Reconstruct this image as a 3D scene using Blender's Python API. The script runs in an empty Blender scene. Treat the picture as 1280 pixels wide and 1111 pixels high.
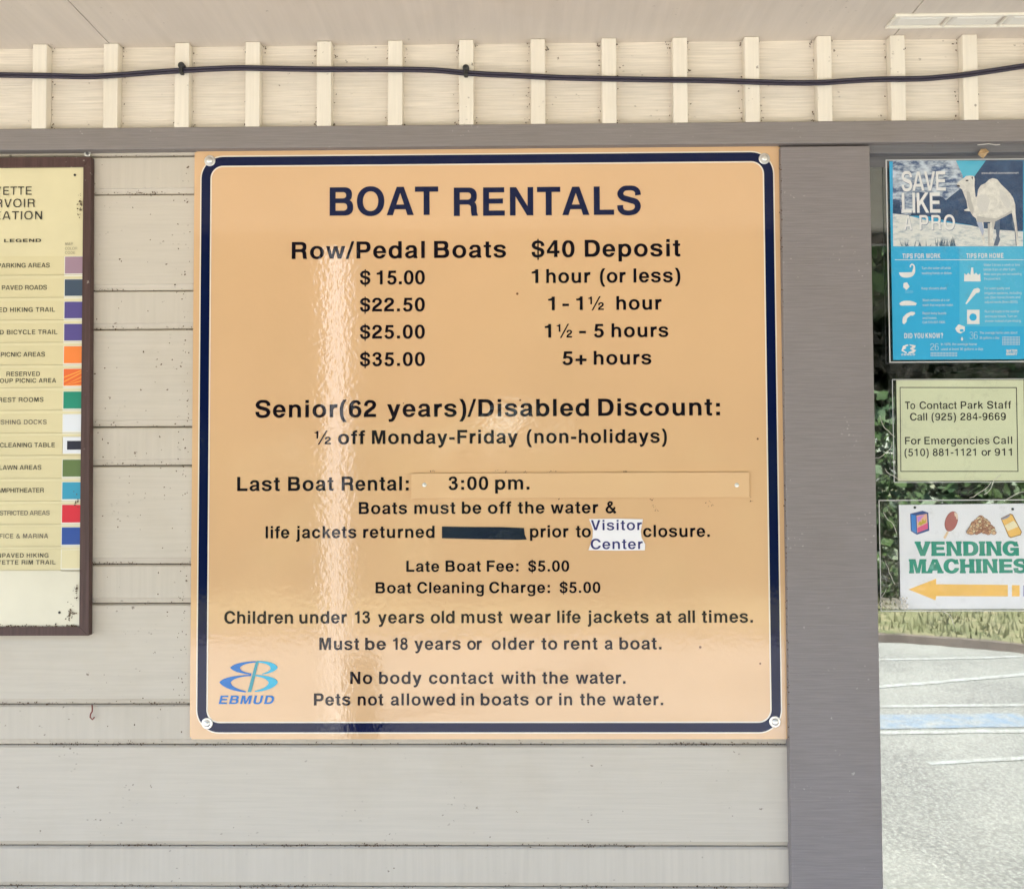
import bpy, bmesh, math, random
from mathutils import Vector, Matrix, noise as mnoise
EXPOSURE = 3.1
PEEL = 0.16
GLASSR = 0.19
R = math.radians
SC = bpy.context.scene
COL = SC.collection
random.seed(7)

# ------------------------------------------------------------------ camera
CAM = Vector((0.5134, -1.3763, 1.5))
YAW, PITCH, ROLL, FPX = -0.0132, 0.0349, -0.0041, 1114.0
_f = Vector((math.sin(YAW) * math.cos(PITCH), math.cos(YAW) * math.cos(PITCH), math.sin(PITCH)))
_r = Vector((math.cos(YAW), -math.sin(YAW), 0)); _u = _r.cross(_f)
RT = _r * math.cos(ROLL) + _u * math.sin(ROLL)
UP = -_r * math.sin(ROLL) + _u * math.cos(ROLL)
cd = bpy.data.cameras.new("camera"); cam = bpy.data.objects.new("camera", cd); COL.objects.link(cam)
cam.matrix_world = Matrix(((RT.x, UP.x, -_f.x, CAM.x), (RT.y, UP.y, -_f.y, CAM.y), (RT.z, UP.z, -_f.z, CAM.z), (0, 0, 0, 1)))
cd.sensor_fit = 'HORIZONTAL'; cd.sensor_width = 36.0; cd.lens = 36.0 * FPX / 1280.0
cd.clip_start = 0.05; cd.clip_end = 500
SC.camera = cam

# ------------------------------------------------------------------ sky, sun, exposure
SUN_EL, SUN_AZ = R(66), R(-47)          # behind the building, from the left
w = bpy.data.worlds.new("World"); SC.world = w; w.use_nodes = True
nt = w.node_tree; bg = nt.nodes["Background"]
sky = nt.nodes.new("ShaderNodeTexSky"); sky.sky_type = 'NISHITA'; sky.sun_disc = False
sky.sun_elevation = SUN_EL; sky.sun_rotation = SUN_AZ; sky.air_density = 1.0; sky.dust_density = 1.5; sky.ozone_density = 1.0
nt.links.new(sky.outputs[0], bg.inputs[0]); bg.inputs[1].default_value = 0.15
sl = bpy.data.lights.new("sun", 'SUN'); sl.energy = 3.7; sl.angle = R(0.5); sl.color = (1.0, 0.975, 0.935)
so = bpy.data.objects.new("sun", sl); COL.objects.link(so)
sd = Vector((math.sin(SUN_AZ) * math.cos(SUN_EL), math.cos(SUN_AZ) * math.cos(SUN_EL), math.sin(SUN_EL)))
so.rotation_euler = sd.to_track_quat('Z', 'Y').to_euler(); so.location = (0, 10, 20)
SC.view_settings.view_transform = 'Standard'; SC.view_settings.look = 'None'
SC.view_settings.gamma = 1.0; SC.view_settings.use_curve_mapping = False
SC.view_settings.exposure = EXPOSURE
SC.render.engine = 'CYCLES'
SC.cycles.max_bounces = 8; SC.cycles.diffuse_bounces = 4; SC.cycles.transparent_max_bounces = 12

# ------------------------------------------------------------------ measuring helpers (photo pixel -> a point on a real plane)
def ray(px, py):
    return _f + RT * ((px - 640) / FPX) - UP * ((py - 555.5) / FPX)
def P(px, py, Y=0.0):                     # on the vertical plane y = Y
    d = ray(px, py); return CAM + d * ((Y - CAM.y) / d.y)
def S(px, py, Z):                         # on the level plane z = Z
    d = ray(px, py); return CAM + d * ((Z - CAM.z) / d.z)

# ------------------------------------------------------------------ materials
def newmat(name):
    m = bpy.data.materials.new(name); m.use_nodes = True
    return m, m.node_tree, m.node_tree.nodes["Principled BSDF"]
def N(nt, t, **k):
    n = nt.nodes.new(t)
    for a, b in k.items(): setattr(n, a, b)
    return n
def mixc(nt, fac, a, b, blend='MIX'):
    n = N(nt, "ShaderNodeMix", data_type='RGBA', blend_type=blend)
    for i, v in ((0, fac), (6, a), (7, b)):
        if isinstance(v, bpy.types.NodeSocket): nt.links.new(v, n.inputs[i])
        elif i == 0: n.inputs[0].default_value = v
        else: n.inputs[i].default_value = (*v, 1)
    return n.outputs[2]
def ramp(nt, src, lo, hi):
    n = N(nt, "ShaderNodeMapRange"); nt.links.new(src, n.inputs[0])
    n.inputs[1].default_value = lo; n.inputs[2].default_value = hi
    return n.outputs[0]
def coords(nt, sx=1, sy=1, sz=1, loc=(0, 0, 0)):
    g = N(nt, "ShaderNodeNewGeometry"); mp = N(nt, "ShaderNodeMapping")
    mp.inputs[3].default_value = (sx, sy, sz); mp.inputs[1].default_value = loc
    nt.links.new(g.outputs[0], mp.inputs[0]); return mp.outputs[0]
def noise(nt, vec, scale, detail=3, rough=0.55):
    n = N(nt, "ShaderNodeTexNoise"); n.inputs['Scale'].default_value = scale
    n.inputs['Detail'].default_value = detail; n.inputs['Roughness'].default_value = rough
    nt.links.new(vec, n.inputs['Vector']); return n.outputs[0]
def voro(nt, vec, scale):
    n = N(nt, "ShaderNodeTexVoronoi"); n.inputs['Scale'].default_value = scale
    nt.links.new(vec, n.inputs['Vector']); return n
def mul(nt, a, b, op='MULTIPLY'):
    n = N(nt, "ShaderNodeMath", operation=op)
    for i, v in enumerate((a, b)):
        if isinstance(v, bpy.types.NodeSocket): nt.links.new(v, n.inputs[i])
        else: n.inputs[i].default_value = v
    return n.outputs[0]
def bump(nt, h, bs, strength, dist, prev=None):
    n = N(nt, "ShaderNodeBump"); n.inputs['Strength'].default_value = strength; n.inputs['Distance'].default_value = dist
    nt.links.new(h, n.inputs['Height'])
    if prev is not None: nt.links.new(prev, n.inputs['Normal'])
    nt.links.new(n.outputs[0], bs.inputs['Normal']); return n.outputs[0]

def painted(name, col, rough=0.55, grain='x', speck=1.0, gs=1.0, var=0.10, gb=0.35, specks=(0.10, 0.055, 0.03)):
    """painted timber: faint brush grain along one axis, blotches, small dark specks of dirt"""
    m, nt, bs = newmat(name)
    s = {'x': (3, 60, 90), 'z': (90, 60, 3), 'y': (70, 4, 70)}[grain]
    g = noise(nt, coords(nt, *s), gs * 2.2, 5, 0.6)
    blot = noise(nt, coords(nt, 1, 1, 1), 5.0, 5, 0.6)
    c = mixc(nt, ramp(nt, g, 0.35, 0.7), tuple(v * (1 - var) for v in col), tuple(min(1, v * (1 + var * .5)) for v in col))
    c = mixc(nt, mul(nt, ramp(nt, blot, 0.50, 0.78), 0.35), c, tuple(v * k for v, k in zip(col, (0.74, 0.68, 0.58))))
    # specks: small cells, kept where a coarse mask is high
    v = voro(nt, coords(nt, 1, 1, 1.5), 95)
    vm = noise(nt, coords(nt, 1, 1, 1, (3, 1, 7)), 14, 3, 0.7)
    rag = mul(nt, mul(nt, noise(nt, coords(nt), 420, 2, .6), .5, 'SUBTRACT'), .55)
    sp = mul(nt, mul(nt, mul(nt, v.outputs[0], rag, 'ADD'), 0.15, 'LESS_THAN'), ramp(nt, vm, 0.56, 0.66))
    v2 = voro(nt, coords(nt, 1, 1, 1, (5, 5, 5)), 30)
    rc = N(nt, "ShaderNodeSeparateColor"); nt.links.new(v2.outputs[1], rc.inputs[0])
    big = mul(nt, mul(nt, mul(nt, v2.outputs[0], mul(nt, rag, .45), 'ADD'), 0.06, 'LESS_THAN'), mul(nt, rc.outputs[0], 0.30, 'LESS_THAN'))
    allsp = mul(nt, mul(nt, sp, big, 'MAXIMUM'), 0.85 * speck)
    c = mixc(nt, allsp, c, specks)
    # long uneven weathering marks and fine chips
    wn = noise(nt, coords(nt, *(1.2 if q == min(s) else q * .12 for q in s), loc=(9, 2, 5)), 2.5, 6, .75)
    c = mixc(nt, mul(nt, ramp(nt, wn, .55, .8), .28), c, tuple(v * .70 for v in col))
    ch = noise(nt, coords(nt, 1, 1, 1, (2, 8, 3)), 75, 4, .8); cmask = noise(nt, coords(nt, 1, 1, 1, (6, 6, 1)), 6, 3, .6)
    c = mixc(nt, mul(nt, mul(nt, mul(nt, ch, .70, 'GREATER_THAN'), ramp(nt, cmask, .5, .7)), .5 * speck), c, specks)
    nt.links.new(c, bs.inputs['Base Color']); bs.inputs['Roughness'].default_value = rough
    bs.inputs['Specular IOR Level'].default_value = 0.35
    b = bump(nt, g, bs, gb, 0.0012); bump(nt, allsp, bs, 0.4, 0.001, b)
    return m
def plain(name, col, rough=0.5, metallic=0.0, var=0.0, bumps=0.0, bscale=120, spec=0.5):
    m, nt, bs = newmat(name)
    bs.inputs['Roughness'].default_value = rough; bs.inputs['Metallic'].default_value = metallic
    bs.inputs['Specular IOR Level'].default_value = spec
    if var:
        n = noise(nt, coords(nt), bscale * .3, 4)
        c = mixc(nt, ramp(nt, n, .3, .7), tuple(v * (1 - var) for v in col), tuple(min(1, v * (1 + var)) for v in col))
        nt.links.new(c, bs.inputs['Base Color'])
    else: bs.inputs['Base Color'].default_value = (*col, 1)
    if bumps: bump(nt, noise(nt, coords(nt), bscale, 3), bs, bumps, 0.002)
    return m
def enamel(name, col, wear=0.0, var=0.04, ior=1.66):
    """gloss sign paint with the orange-peel ripple that breaks up its reflections"""
    m, nt, bs = newmat(name)
    a = noise(nt, coords(nt, 1, 1, 1), 150, 1.5, 0.5); b = noise(nt, coords(nt, 1, 1, 1), 9, 2, 0.5)
    blot = noise(nt, coords(nt, 1, 1, 1), 3.0, 4, 0.55)
    c = mixc(nt, ramp(nt, blot, .3, .7), tuple(v * (1 - var) for v in col), tuple(min(1, v * (1 + var)) for v in col))
    if wear:
        v = voro(nt, coords(nt, 1, 1, 1, (2, 2, 2)), 22); rc = N(nt, "ShaderNodeSeparateColor"); nt.links.new(v.outputs[1], rc.inputs[0])
        sp = mul(nt, mul(nt, v.outputs[0], 0.045, 'LESS_THAN'), mul(nt, rc.outputs[0], wear, 'LESS_THAN'))
        c = mixc(nt, sp, c, (0.16, 0.07, 0.03))
    nt.links.new(c, bs.inputs['Base Color']); bs.inputs['Roughness'].default_value = 0.05
    bs.inputs['IOR'].default_value = ior
    q = bump(nt, a, bs, PEEL, 0.0006); bump(nt, b, bs, 0.05, 0.0030, q)
    return m

EB_CREAM = (0.60, 0.54, 0.43)
M = {}
M['siding'] = painted('siding_paint', (0.575, 0.515, 0.435), grain='x', var=0.05, speck=.8)
M['siding2'] = painted('siding_paint_b', (0.565, 0.505, 0.425), grain='z', var=0.05, speck=.8, gs=.6)
M['frieze'] = painted('frieze_paint', (0.76, 0.68, 0.575), grain='x', gs=1.6, var=0.15, gb=.8, speck=.9)
M['batten'] = painted('batten_paint', (0.79, 0.72, 0.61), grain='z', var=0.06, speck=.7)
M['soffit'] = painted('soffit_paint', (0.645, 0.57, 0.485), grain='y', gs=.5, var=0.05, speck=.35)
M['taupe'] = painted('taupe_paint', (0.24, 0.212, 0.2), grain='x', gs=2.2, var=0.11, gb=.5, speck=.6, specks=(0.5, 0.48, 0.42), rough=.5)
M['taupe_v'] = painted('taupe_paint_post', (0.235, 0.207, 0.202), grain='x', gs=2.6, var=0.12, gb=.5, speck=.6, specks=(0.5, 0.48, 0.42), rough=.5)
M['gap'] = plain('joint_dark', (0.06, 0.045, 0.03), .9)
M['sign'] = enamel('sign_tan_enamel', (0.685, 0.435, 0.235), wear=.22)
M['plate'] = enamel('plate_tan_enamel', (0.72, 0.47, 0.26), wear=.4)
M['navy'] = enamel('navy_vinyl', (0.004, 0.009, 0.045), ior=1.36)
M['black'] = enamel('black_vinyl', (0.008, 0.006, 0.010), ior=1.38)
M['pinstripe'] = enamel('pale_edge_vinyl', (0.80, 0.72, 0.60))
M['tape'] = enamel('dark_tape', (0.012, 0.018, 0.035), var=.3, ior=1.5)
M['sticker'] = plain('white_paper', (0.80, 0.78, 0.80), .35)
M['navy_ink'] = plain('navy_ink', (0.012, 0.012, 0.13), .5)
M['sign_edge'] = plain('aluminium_edge', (0.75, 0.72, 0.66), .35, .3)
M['bolt'] = plain('zinc_bolt', (0.78, 0.76, 0.72), .3, .75, var=.08, bumps=.2, bscale=400)
M['bolt_dark'] = plain('screw_head_dark', (0.12, 0.11, 0.11), .6)  # plain dark colour of the small screw head
M['blue1'] = enamel('logo_blue', (0.0, 0.15, 0.48), ior=1.45); M['blue2'] = enamel('logo_dark_blue', (0.02, 0.03, 0.20))
M['cyan1'] = enamel('logo_cyan', (0.03, 0.42, 0.62), ior=1.45); M['cyan2'] = enamel('logo_teal', (0.04, 0.30, 0.36), ior=1.45)
M['lt_blue'] = enamel('logo_light_edge', (0.55, 0.66, 0.72))
M['frame'] = painted('brown_frame', (0.085, 0.045, 0.04), grain='z', gs=1.5, var=.25, speck=.8, specks=(.35, .3, .25), rough=.45)
M['map'] = plain('map_panel_yellow', (0.71, 0.63, 0.39), .38, var=.05, bscale=30)
M['strip'] = plain('map_label_strip', (0.67, 0.585, 0.345), .4, var=.04, bscale=40)
M['map_pale'] = plain('map_panel_pale', (0.72, 0.67, 0.53), .4, var=.05, bscale=40)
M['ink'] = plain('black_ink', (0.02, 0.018, 0.015), .45); M['grey_ink'] = plain('faded_ink', (0.30, 0.26, 0.18), .5)
M['fade_ink'] = plain('worn_ink', (0.12, 0.10, 0.08), .5)
M['line'] = plain('strip_line', (0.50, 0.42, 0.24), .5)
M['cable'] = plain('cable_jacket', (0.022, 0.016, 0.032), .3, bumps=.15, bscale=300)
M['staple'] = plain('cable_clip_black', (0.02, 0.02, 0.02), .5)
M['paper_y'] = plain('yellow_green_paper', (0.66, 0.68, 0.46), .4, var=.03, bscale=60)
M['paper_w'] = plain('white_card', (0.80, 0.80, 0.84), .4, var=.02, bscale=60)
M['green'] = plain('green_ink', (0.0, 0.27, 0.19), .4); M['orange'] = plain('orange_ink', (0.90, 0.52, 0.11), .4, var=.05, bscale=90)
M['dirt'] = plain('dirt_crumb', (0.10, 0.06, 0.035), .95, var=.4, bscale=900)
M['leaf_dry'] = plain('dry_leaf', (0.50, 0.33, 0.17), .7, var=.3, bscale=500)
M['web'] = plain('cobweb', (0.62, 0.58, 0.52), .8)
M['winframe'] = painted('window_frame_paint', (0.16, 0.155, 0.16), grain='x', gs=1.2, var=.15, rough=.45)
def flatc(name, c, r=.4): 
    if name not in M: M[name] = plain(name, c, r)
    return M[name]

# ------------------------------------------------------------------ objects
def tag(o, label=None, cat=None, group=None, kind=None):
    if label: o['label'] = label
    if cat: o['category'] = cat
    if group: o['group'] = group
    if kind: o['kind'] = kind
    return o
def root(name, loc, label, cat, group=None):
    o = bpy.data.objects.new(name, None); COL.objects.link(o); o.location = loc
    o.empty_display_size = .05
    return tag(o, label, cat, group)
def obj_from(name, me, mat, parent=None, smooth=False):
    o = bpy.data.objects.new(name, me); COL.objects.link(o)
    if mat is not None and not me.materials: me.materials.append(mat)
    if parent is not None: o.parent = parent
    if smooth:
        for p in me.polygons: p.use_smooth = True
    return o
def wloc(o):
    v = Vector((0, 0, 0))
    while o is not None: v += Vector(o.location); o = o.parent
    return v
def mesh(name, verts, faces, mat, parent=None, smooth=False, mats=None, idx=None):
    off = wloc(parent) if parent is not None else Vector((0, 0, 0))
    me = bpy.data.meshes.new(name)
    me.from_pydata([Vector(v) - off for v in verts], [], faces)
    if mats:
        for m in mats: me.materials.append(m)
        for p, i in zip(me.polygons, idx): p.material_index = i
    me.update()
    return obj_from(name, me, mat, parent, smooth)
def bmobj(name, bm, mat, parent=None, smooth=False):
    off = wloc(parent) if parent is not None else Vector((0, 0, 0))
    for v in bm.verts: v.co -= off
    bmesh.ops.recalc_face_normals(bm, faces=bm.faces)
    me = bpy.data.meshes.new(name); bm.to_mesh(me); bm.free()
    return obj_from(name, me, mat, parent, smooth)
def bm_box(bm, x0, x1, y0, y1, z0, z1, bev=0.0):
    vs = [bm.verts.new(v) for v in ((x0, y0, z0), (x1, y0, z0), (x1, y1, z0), (x0, y1, z0), (x0, y0, z1), (x1, y0, z1), (x1, y1, z1), (x0, y1, z1))]
    fs = [bm.faces.new([vs[i] for i in f]) for f in ((0, 3, 2, 1), (4, 5, 6, 7), (0, 1, 5, 4), (1, 2, 6, 5), (2, 3, 7, 6), (3, 0, 4, 7))]
    if bev:
        es = set(e for f in fs for e in f.edges)
        bmesh.ops.bevel(bm, geom=list(es), offset=bev, segments=2, affect='EDGES', profile=.5)
def box(name, x0, x1, y0, y1, z0, z1, mat, parent=None, bev=0.0):
    bm = bmesh.new(); bm_box(bm, x0, x1, y0, y1, z0, z1, bev)
    return bmobj(name, bm, mat, parent)
def prism(name, pts, y0, y1, mat, parent=None):
    """outline in x,z (list), from y0 (front) to y1 (back)"""
    n = len(pts); v = [(x, y0, z) for x, z in pts] + [(x, y1, z) for x, z in pts]
    f = [list(range(n)), list(range(2 * n - 1, n - 1, -1))] + [[i, i + n, (i + 1) % n + n, (i + 1) % n] for i in range(n)]
    bm = bmesh.new(); vs = [bm.verts.new(q) for q in v]
    for q in f: bm.faces.new([vs[i] for i in q])
    return bmobj(name, bm, mat, parent)
def lathe(bm, prof, c, axis='y', seg=20):
    """prof: (radius, along) ; axis pointing to the viewer is -y"""
    rings = []
    for r, a in prof:
        ring = []
        for i in range(seg):
            t = 2 * math.pi * i / seg
            if axis == 'y': co = (c[0] + r * math.cos(t), c[1] - a, c[2] + r * math.sin(t))
            else: co = (c[0] + r * math.cos(t), c[1] + r * math.sin(t), c[2] + a)
            ring.append(bm.verts.new(co))
        rings.append(ring)
    for a, b in zip(rings, rings[1:]):
        for i in range(seg): bm.faces.new((a[i], a[(i + 1) % seg], b[(i + 1) % seg], b[i]))
    bm.faces.new(rings[-1]); bm.faces.new(rings[0][::-1])
def tube(bm, pts, r, seg=8):
    rings = []
    for i, p in enumerate(pts):
        t = (Vector(pts[min(i + 1, len(pts) - 1)]) - Vector(pts[max(i - 1, 0)])).normalized()
        a = t.cross(Vector((0, 1, 0)) if abs(t.y) < .9 else Vector((1, 0, 0))).normalized(); b = t.cross(a)
        rr = r(i) if callable(r) else r
        rings.append([bm.verts.new(Vector(p) + (a * math.cos(k * 2 * math.pi / seg) + b * math.sin(k * 2 * math.pi / seg)) * rr) for k in range(seg)])
    for a, b in zip(rings, rings[1:]):
        for i in range(seg): bm.faces.new((a[i], a[(i + 1) % seg], b[(i + 1) % seg], b[i]))
    bm.faces.new(rings[0][::-1]); bm.faces.new(rings[-1])

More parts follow.
